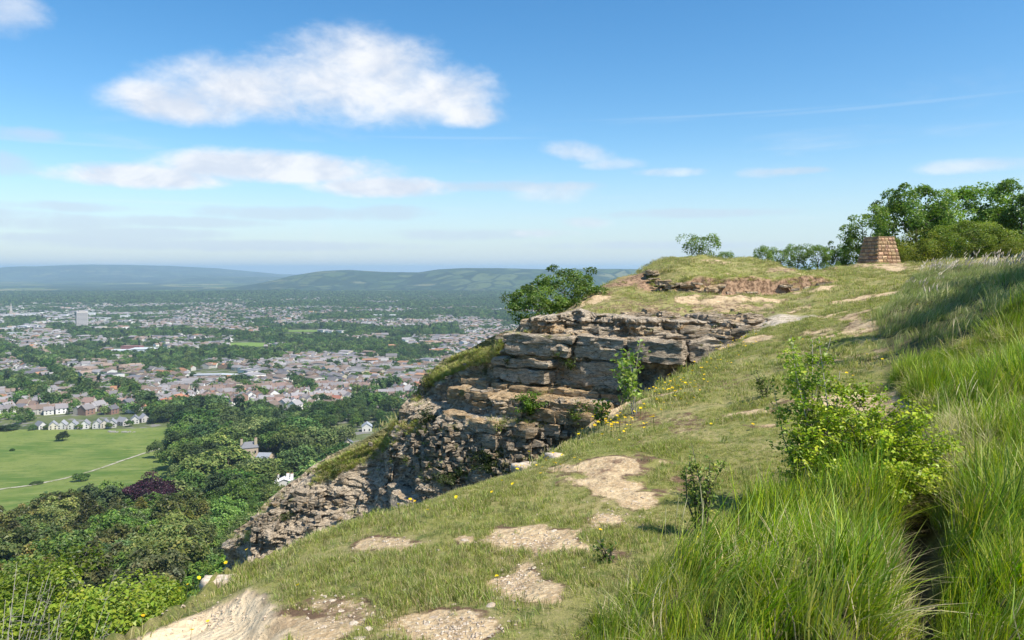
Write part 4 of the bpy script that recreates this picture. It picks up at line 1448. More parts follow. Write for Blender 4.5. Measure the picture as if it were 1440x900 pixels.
def scatter(name, coll, P, rot, scl, idx, kind='stuff', parent=None):
    me = bpy.data.meshes.new(name)
    me.vertices.add(len(P))
    me.vertices.foreach_set('co', np.asarray(P, np.float32).ravel())
    for k, a, ty, f in (('rot', rot, 'FLOAT_VECTOR', 'vector'), ('scl', scl, 'FLOAT_VECTOR', 'vector'), ('idx', idx, 'INT', 'value')):
        me.attributes.new(k, ty, 'POINT').data.foreach_set(f, np.asarray(a, np.int32 if ty == 'INT' else np.float32).ravel())
    me.update()
    o = link(name, me, None, parent)
    ng = bpy.data.node_groups.new(name, 'GeometryNodeTree')
    ng.interface.new_socket('Geometry', in_out='INPUT', socket_type='NodeSocketGeometry')
    ng.interface.new_socket('Geometry', in_out='OUTPUT', socket_type='NodeSocketGeometry')
    N, L = ng.nodes, ng.links
    gi, go = N.new('NodeGroupInput'), N.new('NodeGroupOutput')
    iop = N.new('GeometryNodeInstanceOnPoints')
    ci = N.new('GeometryNodeCollectionInfo')
    ci.inputs[0].default_value = coll
    ci.inputs['Separate Children'].default_value = True
    ci.inputs['Reset Children'].default_value = True
    iop.inputs['Pick Instance'].default_value = True
    def na(k, ty):
        n = N.new('GeometryNodeInputNamedAttribute'); n.data_type = ty; n.inputs[0].default_value = k
        return n.outputs[0]
    L.new(gi.outputs[0], iop.inputs['Points'])
    L.new(ci.outputs[0], iop.inputs['Instance'])
    L.new(na('idx', 'INT'), iop.inputs['Instance Index'])
    L.new(na('rot', 'FLOAT_VECTOR'), iop.inputs['Rotation'])
    L.new(na('scl', 'FLOAT_VECTOR'), iop.inputs['Scale'])
    L.new(iop.outputs[0], go.inputs[0])
    md = o.modifiers.new('scatter', 'NODES'); md.node_group = ng
    tag(o, kind=kind)
    return o


def tuft(name, seed, n, h, spread, w, bend, cols, wind=(0, 0), segs=3, lean=.35):
    """a tuft of grass blades, bent outward and by the wind"""
    rng = np.random.default_rng(seed)
    V, Fq, Ft, cq, ct = [], [], [], [], []
    k = 0
    for i in range(n):
        a = rng.uniform(0, 6.283); r = spread * math.sqrt(rng.random())
        b = np.array([r * math.cos(a), r * math.sin(a), -.03 * h])
        hh = h * rng.uniform(.45, 1.1)
        la = rng.uniform(0, 6.283); ll = rng.uniform(0, lean)
        dirn = np.array([math.cos(la) * ll + wind[0] * rng.uniform(.6, 1.3), math.sin(la) * ll + wind[1] * rng.uniform(.6, 1.3)])
        side = np.array([-math.sin(la), math.cos(la), 0]) if rng.random() < .6 else np.array([math.cos(la + 1), math.sin(la + 1), 0])
        c = np.asarray(cols[rng.integers(len(cols))]) * rng.uniform(.75, 1.25)
        for s in range(segs + 1):
            t = s / segs
            p = b + np.array([dirn[0] * hh * (t * .35 + t * t * bend), dirn[1] * hh * (t * .35 + t * t * bend), hh * (t - .28 * bend * t * t)])
            ww = w * (1 - t) ** .7 * (.6 if t == 0 else 1)
            if s < segs:
                V += [p - side * ww, p + side * ww]
            else:
                V.append(p)
        for s in range(segs - 1):
            Fq.append([k + 2 * s, k + 2 * s + 1, k + 2 * s + 3, k + 2 * s + 2]); cq.append(c)
        Ft.append([k + 2 * segs - 2, k + 2 * segs - 1, k + 2 * segs]); ct.append(c * 1.1)
        k += 2 * segs + 1
    return mesh(name, np.array(V), [np.array(Ft), np.array(Fq)] if Fq else np.array(Ft), False, fcol=np.array(ct + cq))


GREEN = [(.235, .275, .058), (.175, .225, .048), (.28, .295, .08)]
STRAW = [(.46, .375, .20), (.38, .33, .17)]
LUSH = [(.12, .21, .012), (.18, .275, .014), (.24, .32, .018), (.36, .38, .03)]


def field_vals(P, key):
    xs, ys = HG['xs'], HG['ys']
    i = np.clip(np.searchsorted(xs, P[:, 0]) - 1, 0, len(xs) - 1); j = np.clip(np.searchsorted(ys, P[:, 1]) - 1, 0, len(ys) - 1)
    return HG[key][j, i]


def sample_hill(rng, n, x0, x1, y0, y1):
    x = rng.uniform(x0, x1, n); y = np.sqrt(rng.uniform(0, 1, n) * (y1 ** 2 - y0 ** 2) + y0 ** 2) if y0 > 0 else rng.uniform(y0, y1, n)
    P = np.stack([x, y, hq(x, y)], -1)
    u, v = proj(P[:, 0], P[:, 1], P[:, 2])
    return P[(u > -160) & (u < 2500) & (v < 1080)]


def turf():
    rng = np.random.default_rng(6)
    G2 = GREEN + STRAW[:1]
    near = [tuft('turf_tuft', 200 + i, 22, .05, .035, .0017, .7, GREEN + (STRAW if i % 2 else STRAW[:1]), lean=.8, segs=2) for i in range(5)]
    mid = [tuft('turf_tuft', 220 + i, 26, .085, .10, .004, .7, GREEN + (STRAW if i % 2 else STRAW[:1]), lean=.8, segs=2) for i in range(4)]
    far = [tuft('turf_tuft', 240 + i, 26, .15, .22, .009, .7, GREEN + STRAW * (1 if i % 2 else 0) + STRAW[:1], lean=.8, segs=2) for i in range(4)]
    for nm, ps, (n, x0, x1, y0, y1), hs in (('turf_near', near, (90000, -3.5, 4.2, 2.2, 9.0), 1.0), ('turf_mid', mid, (60000, -4, 13, 8, 21), 1.0), ('turf_far', far, (60000, -14, 24, 19, 46), 1.0)):
        P = sample_hill(rng, n, x0, x1, y0, y1)
        bare, tall, sd, earth, slope = (field_vals(P, k) for k in ('bare', 'tall', 'sd', 'earth', 'slope'))
        q = (1 - .985 * sst(.12, .75, bare + .25 * fbm(P[:, 0] / .25, P[:, 1] / .25, o=2, seed=2))) * (sd > -.12) * (1 - .9 * sst(.3, .7, earth)) * (tall < .6) * (slope < 2.2)
        q = q * (.22 + .78 * sst(-.35, .35, fbm(P[:, 0] / .8, P[:, 1] / .8, o=3, seed=19)))
        P = P[rng.random(len(P)) < q]
        clump = fbm(P[:, 0] / .7, P[:, 1] / .7, o=4, seed=29)
        s = rng.uniform(.5, 1.1, len(P)) * (1 + .6 * np.clip(clump, -.6, 1.3)) * (.8 if nm == 'turf_far' else .9)
        s = s * (1 - .55 * sst(.1, .6, field_vals(P, 'bare')))
        # longer grass along the edge above the drop
        e = field_vals(P, 'sd')
        s = s * (1 + .8 * sst(.5, .0, e) * (rng.random(len(P)) < .5))
        rot = np.stack([rng.normal(0, .15, len(P)), rng.normal(0, .15, len(P)), rng.uniform(0, 6.28, len(P))], -1)
        idx = (sst(-.3, .4, clump + rng.normal(0, .35, len(P))) * (len(ps) - .01)).astype(int)
        print(nm, len(P))
        scatter('turf_grass', proto_collection(nm, ps, M_BLADE), P, rot, np.stack([s, s, s], -1), idx)


turf()


def tall_grass():
    rng = np.random.default_rng(9)
    W = (.30, .10)
    near = [tuft('tall_tuft', 300 + i, 36, .25 + .07 * (i % 3), .085, .0034, .6, LUSH[i % 2:] + ([(.34, .29, .14)] if i % 3 == 0 else []), W, 4, .4) for i in range(6)]
    near += [tuft('tall_tuft', 330 + i, 22, .24, .10, .0026, 1.1, [(.46, .39, .2), (.36, .32, .15), (.26, .29, .06)], W, 4, .9) for i in range(2)]
    far = [tuft('tall_tuft', 320 + i, 34, .46, .2, .006, .8, [(.16, .23, .045), (.20, .25, .06), (.14, .19, .04)] + [(.42, .37, .21), (.30, .32, .12)] * (1 + (i % 2)), (.38, .05), 3, .4) for i in range(4)]
    for nm, ps, (n, x0, x1, y0, y1) in (('tall_near', near, (46000, -.2, 10, 1.6, 9)), ('tall_far', far, (30000, 3, 26, 8, 34))):
        P = sample_hill(rng, n, x0, x1, y0, y1)
        tall = field_vals(P, 'tall')
        P = P[rng.random(len(P)) < sst(.25, .75, tall) * (.35 + .65 * sst(-.35, .25, fbm(P[:, 0] / .4, P[:, 1] / .4, o=3, seed=1)))]
        tall = field_vals(P, 'tall')
        cl = fbm(P[:, 0] / .6, P[:, 1] / .6, o=3, seed=61)
        s = rng.uniform(.65, 1.15, len(P)) * (1 + .45 * cl) * (.5 + .5 * sst(.3, 1, tall)) * (.62 if nm == 'tall_far' else 1)
        tx, ty = fbm(P[:, 0] / .5, P[:, 1] / .5, o=2, seed=71), fbm(P[:, 0] / .5, P[:, 1] / .5, o=2, seed=72)
        rot = np.stack([rng.normal(0, .14, len(P)) + .38 * tx, rng.normal(0.0, .14, len(P)) + .38 * ty, rng.normal(0, .8, len(P))], -1)
        gd = poly_sd(P[:, 0], P[:, 1], GULLY, False)[0]
        pat = np.clip(fbm(P[:, 0] / .7, P[:, 1] / .7, o=3, seed=73) * .9 + .42 + rng.normal(0, .22, len(P)) + (.5 * sst(.5, .12, gd) if nm == 'tall_near' else .08), 0, .999)
        idx = (pat * len(ps)).astype(int)
        print(nm, len(P))
        if nm == 'tall_near':      # matted undergrowth between the taller blades
            Q = sample_hill(rng, 22000, -.2, 10, 1.6, 9); Q = Q[(rng.random(len(Q)) < sst(.1, .5, field_vals(Q, 'tall')))]
            P = np.concatenate([P, Q]); s = np.concatenate([s, rng.uniform(.28, .5, len(Q))]); rot = np.concatenate([rot, np.stack([rng.normal(0, .4, len(Q)), rng.normal(0, .4, len(Q)), rng.uniform(0, 6.28, len(Q))], -1)])
            idx = np.concatenate([idx, rng.integers(0, len(ps), len(Q))])
            # dead straw lying every which way among the green
            Q = sample_hill(rng, 5200, -.2, 7, 1.6, 9); Q = Q[(rng.random(len(Q)) < sst(.3, .8, field_vals(Q, 'tall')) * sst(-.1, .4, fbm(Q[:, 0] / .5, Q[:, 1] / .5, o=3, seed=88)))]
            P = np.concatenate([P, Q]); s = np.concatenate([s, rng.uniform(.6, 1.35, len(Q))]); rot = np.concatenate([rot, np.stack([rng.normal(0, .5, len(Q)), rng.normal(0, .5, len(Q)), rng.uniform(0, 6.28, len(Q))], -1)])
            idx = np.concatenate([idx, rng.integers(len(ps) - 2, len(ps), len(Q))])
        scatter('tall_grass', proto_collection(nm, ps, M_BLADE), P, rot, np.stack([s, s, s], -1), idx)
    # flowering stems with purplish heads on the bank and a few straw stems in front
    def stem(seed, h, head, col, hc):
        r2 = np.random.default_rng(seed)
        b = Bag()
        for i in range(5):
            x, y = r2.normal(0, .06, 2)
            lx, ly = W[0] * .8 + r2.normal(0, .1), W[1] + r2.normal(0, .1)
            hh = h * r2.uniform(.75, 1.1)
            pt = lambda t: np.array([x + lx * hh * t * t, y + ly * hh * t * t, hh * (t - .12 * t * t)])
            b.tube([pt(t) for t in (0, .4, .75)], [.0022, .0018, .0014], 3, col)
            b.tube([pt(t) for t in (.72, .8, .9, 1.0)], [.0015, head, head * .8, .001], 4, hc)
        return b.make('stem')
    sa = [stem(400 + i, .5, .003, (.36, .32, .16), (.50, .43, .26)) for i in range(3)]
    sb = [stem(410 + i, .6, .012, (.42, .37, .20), (.56, .47, .40)) for i in range(3)]
    for nm, ps, n, (x0, x1, y0, y1), dens in (('stems_near', sa, 1200, (0, 6, 2.4, 9), .05), ('stems_bank', sb, 9000, (5, 22, 12, 32), .18)):
        P = sample_hill(rng, n, x0, x1, y0, y1)
        tall = field_vals(P, 'tall')
        u, v = proj(P[:, 0], P[:, 1], P[:, 2])
        d = dens * (tall > .7) * (np.where(v < 392, 1.0, .05) if nm == 'stems_bank' else 1)
        P = P[rng.random(len(P)) < d]
        s = rng.uniform(.7, 1.1, len(P))
        rot = np.stack([rng.normal(0, .1, len(P)), rng.normal(0, .1, len(P)), rng.normal(0, .4, len(P))], -1)
        scatter('grass_stems', proto_collection(nm, ps, M_BLADE), P, rot, np.stack([s, s, s], -1), rng.integers(0, len(ps), len(P)))



def tussocks():
    rng = np.random.default_rng(77)
    ps = [tuft('tussock', 350 + i, 60, .15, .11, .003, .8, [(.10, .15, .03), (.14, .19, .04), (.19, .21, .06)] + (STRAW[1:] if i else []), lean=.9, segs=3) for i in range(3)]
    C = sample_hill(rng, 420, -3, 16, 4.2, 24)
    P = []
    for q in C:
        if field_vals(q[None], 'sd')[0] < .1 or field_vals(q[None], 'tall')[0] > .3 or field_vals(q[None], 'bare')[0] > .6: continue
        k = rng.integers(2, 7)
        o = rng.normal(0, .13 * (1 + q[1] / 14), (k, 2)) * np.array([1.3, .7])
        for x, y in o + q[:2]: P.append((x, y, float(hq(x, y)) - .01))
    P = np.array(P)
    s = rng.uniform(.45, 1.0, len(P)) * np.interp(P[:, 1], [4, 20], [.6, 1.25])
    scatter('tussock_grass', proto_collection('tussocks', ps, M_BLADE), P, np.stack([rng.normal(0, .15, len(P)), rng.normal(0, .15, len(P)), rng.uniform(0, 6.28, len(P))], -1), np.stack([s, s, s], -1), rng.integers(0, 3, len(P)))


tall_grass()
tussocks()

# ------------------------------------------------------------------ meadow, footpath, town
def sheet(name, poly_px, m, lift, n=(26, 14)):
    """a piece of ground laid over the valley floor between two pixel lines (lower line, upper line)"""
    lo, hi = poly_px
    t = np.linspace(0, 1, n[0])
    L = np.array([np.interp(t, np.linspace(0, 1, len(lo)), [q[k] for q in lo]) for k in (0, 1)]).T
    U = np.array([np.interp(t, np.linspace(0, 1, len(hi)), [q[k] for q in hi]) for k in (0, 1)]).T
    Lw = np.array([gp(*q) for q in L]); Uw = np.array([gp(*q) for q in U])
    s = np.linspace(0, 1, n[1])[:, None, None]
    P = Lw[None] * (1 - s) + Uw[None] * s
    P[..., 2] = valley(P[..., 0], P[..., 1]) + lift
    return tag(link(name, mesh(name, P.reshape(-1, 3), grid_faces(n[0], n[1]), True), m), kind='structure')


def meadow_colour(w):
    p = wpos(w)
    n1, n2 = w.noise(p, .02, 6, .6), w.noise(p, .25, 6, .65)
    st = w.n('ShaderNodeMapping'); w.t.links.new(p, st.inputs[0]); st.inputs['Scale'].default_value = (.03, .16, .1); st.inputs['Rotation'].default_value = (0, 0, .15)
    n3 = w.noise(st.outputs[0], 1.0, 5, .6)
    n1 = w.m('ADD', w.m('MULTIPLY', n1, .7), w.m('MULTIPLY', w.noise(p, .006, 4, .6), .3))
    c = w.mix(w.mr(n1, .40, .58), (0.085, 0.145, 0.026), (0.165, 0.205, 0.05))
    c = w.mix(w.mr(n3, .45, .7), c, (0.195, 0.225, 0.066))
    return w.mix(w.mr(n2, .5, .75), c, (0.085, 0.125, 0.026))


M_MEADOW = material('meadow_grass', meadow_colour, .95, .1)
M_TRACK = material('gravel_track', lambda w: w.mix(w.mr(w.noise(wpos(w), .35, 5, .65), .38, .6), (0.20, 0.21, 0.09), (0.42, 0.385, 0.31)), .95, .1)
M_STREET = material('asphalt_street', lambda w: w.mix(w.noise(wpos(w), .2, 4), (0.11, 0.11, 0.115), (0.19, 0.185, 0.18)), .9, .2)
M_PITCH = material('playing_field_grass', (0.16, 0.24, 0.05), .95, .1)


def meadow():
    # the sheet follows the valley floor closely
    us = np.linspace(-260, 272, 60); vs = np.linspace(0, 1, 60)
    a, b = np.meshgrid(us, vs)
    top = 605 - 3 * sst(150, 230, a) - 8 * sst(100, 240, a) * 0 + 2 * sst(60, -200, a)
    P = gp(a, 775 + (top - 775) * b)
    P[..., 2] += .7
    tag(link('meadow', mesh('meadow', P.reshape(-1, 3), grid_faces(60, 60), True), M_MEADOW), kind='structure')
    def ribbon(name, pts, wid, m, lift):
        t = np.linspace(0, len(pts) - 1, 60)
        q = np.array([np.interp(t, range(len(pts)), [p[k] for p in pts]) for k in (0, 1)]).T
        W = np.array([gp(*p) for p in q])
        T = np.gradient(W[:, :2], axis=0); T /= np.linalg.norm(T, axis=1, keepdims=True)
        N = np.stack([-T[:, 1], T[:, 0]], 1)
        wob = .35 * vn(t * 3, t * 0, seed=2)[:, None]
        A = np.stack([np.concatenate([W[:, :2] + N * (wid / 2 + wob), W[:, 2:] + lift], 1), np.concatenate([W[:, :2] - N * (wid / 2 - wob), W[:, 2:] + lift], 1)], 1)
        tag(link(name, mesh(name, A.reshape(-1, 3), grid_faces(2, 60)), m), kind='structure')
    ribbon('footpath', [(-60, 699), (0, 690), (40, 685), (90, 675), (130, 664), (170, 650), (205, 638), (235, 630)], 2.6, M_TRACK, 1.0)
    for nm, (u, v, ru, rv) in (('playing_field', (348, 485.5, 27, 3.2)), ('playing_field', (438, 471, 46, 1.6)), ('playing_field', (428, 466, 30, 1.2))):
        pts = [gp(u + ru * math.cos(k / 24 * 6.283), v + rv * math.copysign(abs(math.sin(k / 24 * 6.283)) ** .5, math.sin(k / 24 * 6.283))) for k in range(24)]
        V = np.array(pts + [np.mean(pts, 0)]); V[:, 2] += 1.2
        tag(link(nm, mesh(nm, V, np.array([(k, (k + 1) % 24, 24) for k in range(24)])), M_PITCH), kind='structure')


meadow()
ROOFS = [((.235, .215, .215), 'grey'), ((.29, .27, .27), 'pale grey'), ((.20, .145, .12), 'brown'), ((.27, .19, .155), 'dusty brown'), ((.34, .16, .10), 'orange'), ((.155, .15, .165), 'dark slate')]
WALLS = [((.76, .74, .69), 'white'), ((.56, .49, .38), 'cream'), ((.31, .20, .15), 'brick'), ((.55, .52, .47), 'grey')]

# tree belts, drawn along what the photograph shows: pixel polyline and half width in pixels
BELTS = [([(-40, 478), (0, 490), (50, 508), (95, 535), (130, 560), (165, 580), (215, 598)], 9), ([(165, 545), (190, 560), (230, 590)], 8), ([(100, 468), (180, 474), (262, 467)], 6), ([(-40, 428), (60, 424), (150, 424), (300, 417), (420, 414)], 4.5),
         ([(10, 452), (60, 452)], 4), ([(70, 462), (100, 464)], 5), ([(262, 470), (330, 473), (420, 480), (470, 476)], 5), ([(210, 497), (300, 502)], 5), ([(300, 505), (395, 505)], 5), ([(20, 572), (45, 562), (70, 548), (80, 540)], 6),
         ([(0, 545), (40, 548), (70, 555)], 7), ([(60, 575), (110, 560), (140, 548)], 5), ([(370, 470), (470, 462), (560, 470), (640, 462)], 6), ([(480, 495), (560, 500), (600, 492)], 5), ([(220, 590), (300, 580), (350, 585), (400, 600), (450, 600)], 12),
         ([(450, 590), (520, 570), (560, 580)], 9), ([(500, 560), (560, 545)], 5), ([(410, 540), (440, 552)], 5), ([(330, 540), (375, 560)], 4), ([(640, 440), (700, 445), (740, 455)], 7), ([(560, 430), (700, 425)], 5),
         ([(350, 432), (470, 428), (600, 434)], 3), ([(430, 450), (520, 448)], 3), ([(0, 610), (30, 605)], 3)]
CLEAR = [(348, 485.5, 30, 5), (438, 471, 48, 3), (428, 466, 32, 3), (302, 527, 40, 9), (200, 493, 48, 6)]


def belt_field(u, v):
    b = np.full(u.shape, -9.0)
    for P, wd in BELTS:
        d, _ = poly_sd(u, v, np.array(P, float), False)
        b = np.maximum(b, 1 - d / wd)
    return b


def town():
    rng = np.random.default_rng(17)
    out = []
    G = 210
    streets = []
    for gx in range(-14, 8):
        for gy in range(2, 26):
            cx, cy = (gx + rng.uniform(.2, .8)) * G, (gy + rng.uniform(.2, .8)) * G
            th = rng.choice([.15, .5, -.35, 1.1, -.8]) + rng.normal(0, .12)
            ca, sa = math.cos(th), math.sin(th)
            n, sp = 20, rng.uniform(9.2, 13.5)
            for row in range(-8, 9):
                off = row * 17.5 + (3 if row % 2 else -3)
                k = np.arange(-n, n + 1) * sp + rng.uniform(0, sp)
                k = k[rng.random(len(k)) > .10]
                x = cx + ca * k - sa * off + rng.normal(0, .5, len(k)); y = cy + sa * k + ca * off + rng.normal(0, .5, len(k)) + 3 * np.sin(k / 60)
                roof = rng.choice(6, p=[.31, .17, .22, .17, .03, .10]); wall = rng.choice(4, p=[.33, .27, .25, .15])
                fr = rng.random(len(k))
                r_ = np.where(fr < .72, roof, rng.choice(6, len(k), p=[.31, .17, .22, .18, .03, .09])); w_ = np.where(rng.random(len(k)) < .6, wall, rng.choice(4, len(k), p=[.33, .27, .25, .15]))
                out.append(np.stack([x, y, np.full(len(k), th + (math.pi / 2 if rng.random() < .15 else 0)), r_, w_, np.full(len(k), sp), np.full(len(k), gx * 100 + gy), np.full(len(k), cx), np.full(len(k), cy), np.full(len(k), row % 2)], 1))
    A = np.concatenate(out)
    # keep a house only in its own neighbourhood, so that rows of different directions meet at seams
    cen = np.unique(A[:, 7:9], axis=0)
    d2 = np.full(len(A), 1e18); own = np.hypot(A[:, 0] - A[:, 7], A[:, 1] - A[:, 8])
    for c in cen:
        d2 = np.minimum(d2, np.hypot(A[:, 0] - c[0], A[:, 1] - c[1]))
    A = A[own <= d2 + .5]
    x, y = A[:, 0], A[:, 1]
    z = valley(x, y)
    u, v = proj(x, y, z)
    r = np.hypot(x, y)
    b = belt_field(u, v) + .5 * fbm(x / 70, y / 70, o=3, seed=51)
    park = fbm(x / 190, y / 190, o=4, seed=52)
    keep = (u > -90) & (u < 830) & (v < 600 - 6 * sst(150, 240, u) * 0) & (r > 640) & (r < 5400) & (b < .1)
    keep &= park < np.where(v > 500, .22, np.where(v > 455, .10, .02)) + .25 * sst(-.2, .4, fbm(x / 800, y / 800, o=2, seed=99))
    keep &= ~((u > 232) & (v > 578)) & ~((u < 260) & (v > 584))
    for a, c, ra, rc in CLEAR:
        keep &= np.hypot((u - a) / ra, (v - c) / rc) > 1
    keep &= rng.random(len(A)) < np.interp(r, [700, 1500, 2500, 4000, 5400], [.92, .78, .66, .48, .3])
    A, x, y, z, u, v, r = (q[keep] for q in (A, x, y, z, u, v, r))
    # whiter, larger buildings in the town centre
    centre = sst(1.2, .4, np.hypot((u - 70) / 190, (v - 447) / 30))
    wl = A[:, 4].astype(int); rf = A[:, 3].astype(int)
    wl = np.where(rng.random(len(A)) < centre * .8, 0, wl); rf = np.where(rng.random(len(A)) < centre * .5, 1, rf)
    orange = (np.hypot((u - 275) / 45, (v - 521) / 7) < 1) | (np.hypot((u - 520) / 45, (v - 496) / 5) < 1) | (np.hypot((u - 560) / 60, (v - 514) / 5) < .9) | (np.hypot((u - 180) / 22, (v - 553) / 10) < .8)
    rf = np.where(orange & (rng.random(len(A)) < np.where(u < 330, .7, .15)), 4, rf)
    size = np.where(rng.random(len(A)) < .12 + .5 * centre, rng.uniform(1.3, 2.4, len(A)), rng.uniform(.85, 1.15, len(A)))
    order = np.argsort(r)
    # what the near slope and the cliff hide need not be built one by one
    lipv = np.interp(u, [345, 400, 450, 500, 560, 592, 612, 655, 700, 740, 850], [745, 690, 655, 631, 604, 553, 522, 500, 484, 440, 400])
    vis = (v < lipv) & (u < 760) & (u > 0)
    cand = [i for i in order if vis[i]][:270]
    single = np.zeros(len(A), bool); single[cand] = True
    TOWN.update(x=x, y=y)
    # one by one: shared meshes for walls, roof and chimney
    cache = {}
    def parts(wi, ri):
        if (wi, ri) in cache: return cache[(wi, ri)]
        W, D, Hh, Rr = 5.0, 5.0, 5.6, 3.6
        wc, rc = WALLS[wi][0], ROOFS[ri][0]
        bw = Bag()
        bw.add([(-W, -D, -2), (W, -D, -2), (W, D, -2), (-W, D, -2), (-W, -D, Hh), (W, -D, Hh), (W, D, Hh), (-W, D, Hh), (-W, 0, Hh + Rr - .2), (W, 0, Hh + Rr - .2)],
               [(0, 1, 5, 4), (2, 3, 7, 6), (1, 2, 6, 9, 5), (3, 0, 4, 8, 7)], wc)
        br = Bag()
        o, e = .35, .5
        sl = Rr / D
        br.add([(-W - o, -D - e, Hh - e * sl), (W + o, -D - e, Hh - e * sl), (W + o, 0, Hh + Rr), (-W - o, 0, Hh + Rr), (-W - o, D + e, Hh - e * sl), (W + o, D + e, Hh - e * sl)], [(0, 1, 2, 3), (3, 2, 5, 4)], rc)
        bc = Bag(); bc.box(W - 1.3, W - .3, -.6, .6, Hh + Rr - 1, Hh + Rr + 1.3, (.33, .22, .16))
        bwi = Bag()
        for wx in (-2.2, 1.6):
            for wz in (1.0, 3.4):
                bwi.box(wx - .65, wx + .65, -D - .06, -D - .01, wz, wz + 1.2, (.06, .065, .08))
        cache[(wi, ri)] = [(n, bb.make(n)) for n, bb in (('wall', bw), ('roof', br), ('chimney', bc), ('window_row', bwi))]
        for n, me in cache[(wi, ri)]: me.materials.append(M_BUILD)
        return cache[(wi, ri)]
    for i in cand:
        wi, ri = int(wl[i]), int(rf[i])
        where = ('beyond the left part of the meadow' if u[i] < 120 and v[i] > 540 else 'beyond the diagonal tree belt' if u[i] < 240 and v[i] > 520 else 'behind the trees round the villa' if u[i] < 420 and v[i] > 540 else
                 'in front of the cliff edge, below the spur' if v[i] > 540 else 'in the middle of the town')
        lab = f'{ROOFS[ri][1]}-roofed {WALLS[wi][1]}-walled house {where}'
        root = thing('house', lab, 'house', (x[i], y[i], z[i] + .3), A[i, 2], 'houses of the town below')
        s = min(size[i], 1.2); root.scale = (s, s, s)
        for n, me in parts(wi, ri):
            link(n, me, None, root)
    # the rest as one mass of small buildings
    j = np.nonzero(~single)[0]
    n = len(j)
    W = (A[j, 5] * .5 * np.where(size[j] > 1.25, size[j], rng.choice([.86, 1.02], n)))[:, None]; D = (rng.uniform(4.2, 5.8, n) * np.where(size[j] > 1.25, size[j], 1))[:, None]
    Hh = (rng.uniform(4.6, 6.2, n) * np.where(size[j] > 1.25, rng.uniform(1, 1.9, n), 1))[:, None]; Rr = (rng.uniform(2.4, 4.0, n) * np.where(size[j] > 1.6, .3, 1))[:, None]
    c8 = np.array([(-1, -1, 0, 0), (1, -1, 0, 0), (1, 1, 0, 0), (-1, 1, 0, 0), (-1, -1, 1, 0), (1, -1, 1, 0), (1, 1, 1, 0), (-1, 1, 1, 0), (-1, 0, 1, .94), (1, 0, 1, .94),
                   (-1.06, -1.1, .95, 0), (1.06, -1.1, .95, 0), (1.06, 0, 1, 1), (-1.06, 0, 1, 1), (-1.06, 1.1, .95, 0), (1.06, 1.1, .95, 0)])
    lx = c8[:, 0] * W; ly = c8[:, 1] * D; lz = np.where(c8[:, 2] > 0, c8[:, 2] * Hh, -2.5) + c8[:, 3] * Rr
    ca, sa = np.cos(A[j, 2])[:, None], np.sin(A[j, 2])[:, None]
    V = np.stack([x[j][:, None] + ca * lx - sa * ly, y[j][:, None] + sa * lx + ca * ly, z[j][:, None] + .3 + lz], -1).reshape(-1, 3)
    base = np.arange(n)[:, None, None] * 16
    q4 = (np.array([(0, 1, 5, 4), (2, 3, 7, 6), (10, 11, 12, 13), (13, 12, 15, 14)])[None] + base).reshape(-1, 4)
    q5 = (np.array([(1, 2, 6, 9, 5), (3, 0, 4, 8, 7)])[None] + base).reshape(-1, 5)
    wc = np.array([w[0] for w in WALLS])[wl[j]] * rng.uniform(.8, 1.12, (n, 1)); rc = np.array([q[0] for q in ROOFS])[rf[j]] * rng.uniform(.75, 1.3, (n, 1))
    f4 = np.stack([wc, wc, rc, rc], 1).reshape(-1, 3); f5 = np.repeat(wc, 2, axis=0)
    tag(link('town_houses', mesh('town_houses', V, [q4, q5], False, fcol=np.concatenate([f4, f5])), M_BUILD), kind='stuff')
    # streets between pairs of rows: a strip of asphalt before every house of the even rows
    q = np.nonzero((A[:, 9] == 0) & (r < 3200))[0]
    ca, sa = np.cos(A[q, 2]), np.sin(A[q, 2])
    mx, my = x[q] - sa * 11.75, y[q] + ca * 11.75
    hl = A[q, 5] * .62
    V = np.stack([np.stack([mx + ca * a_ * hl - sa * b_, my + sa * a_ * hl + ca * b_], -1) for a_, b_ in ((-1, -3.4), (1, -3.4), (1, 3.4), (-1, 3.4))], 1)
    lift = .55 + .004 * (np.arange(len(q)) % 5)
    Z = valley(V[..., 0], V[..., 1]) + lift[:, None]
    tag(link('streets', mesh('streets', np.concatenate([V, Z[..., None]], -1).reshape(-1, 3), np.arange(len(q) * 4).reshape(-1, 4)), M_STREET), kind='structure')
    print('houses', len(A), 'singles', len(cand))


TOWN = {}
town()


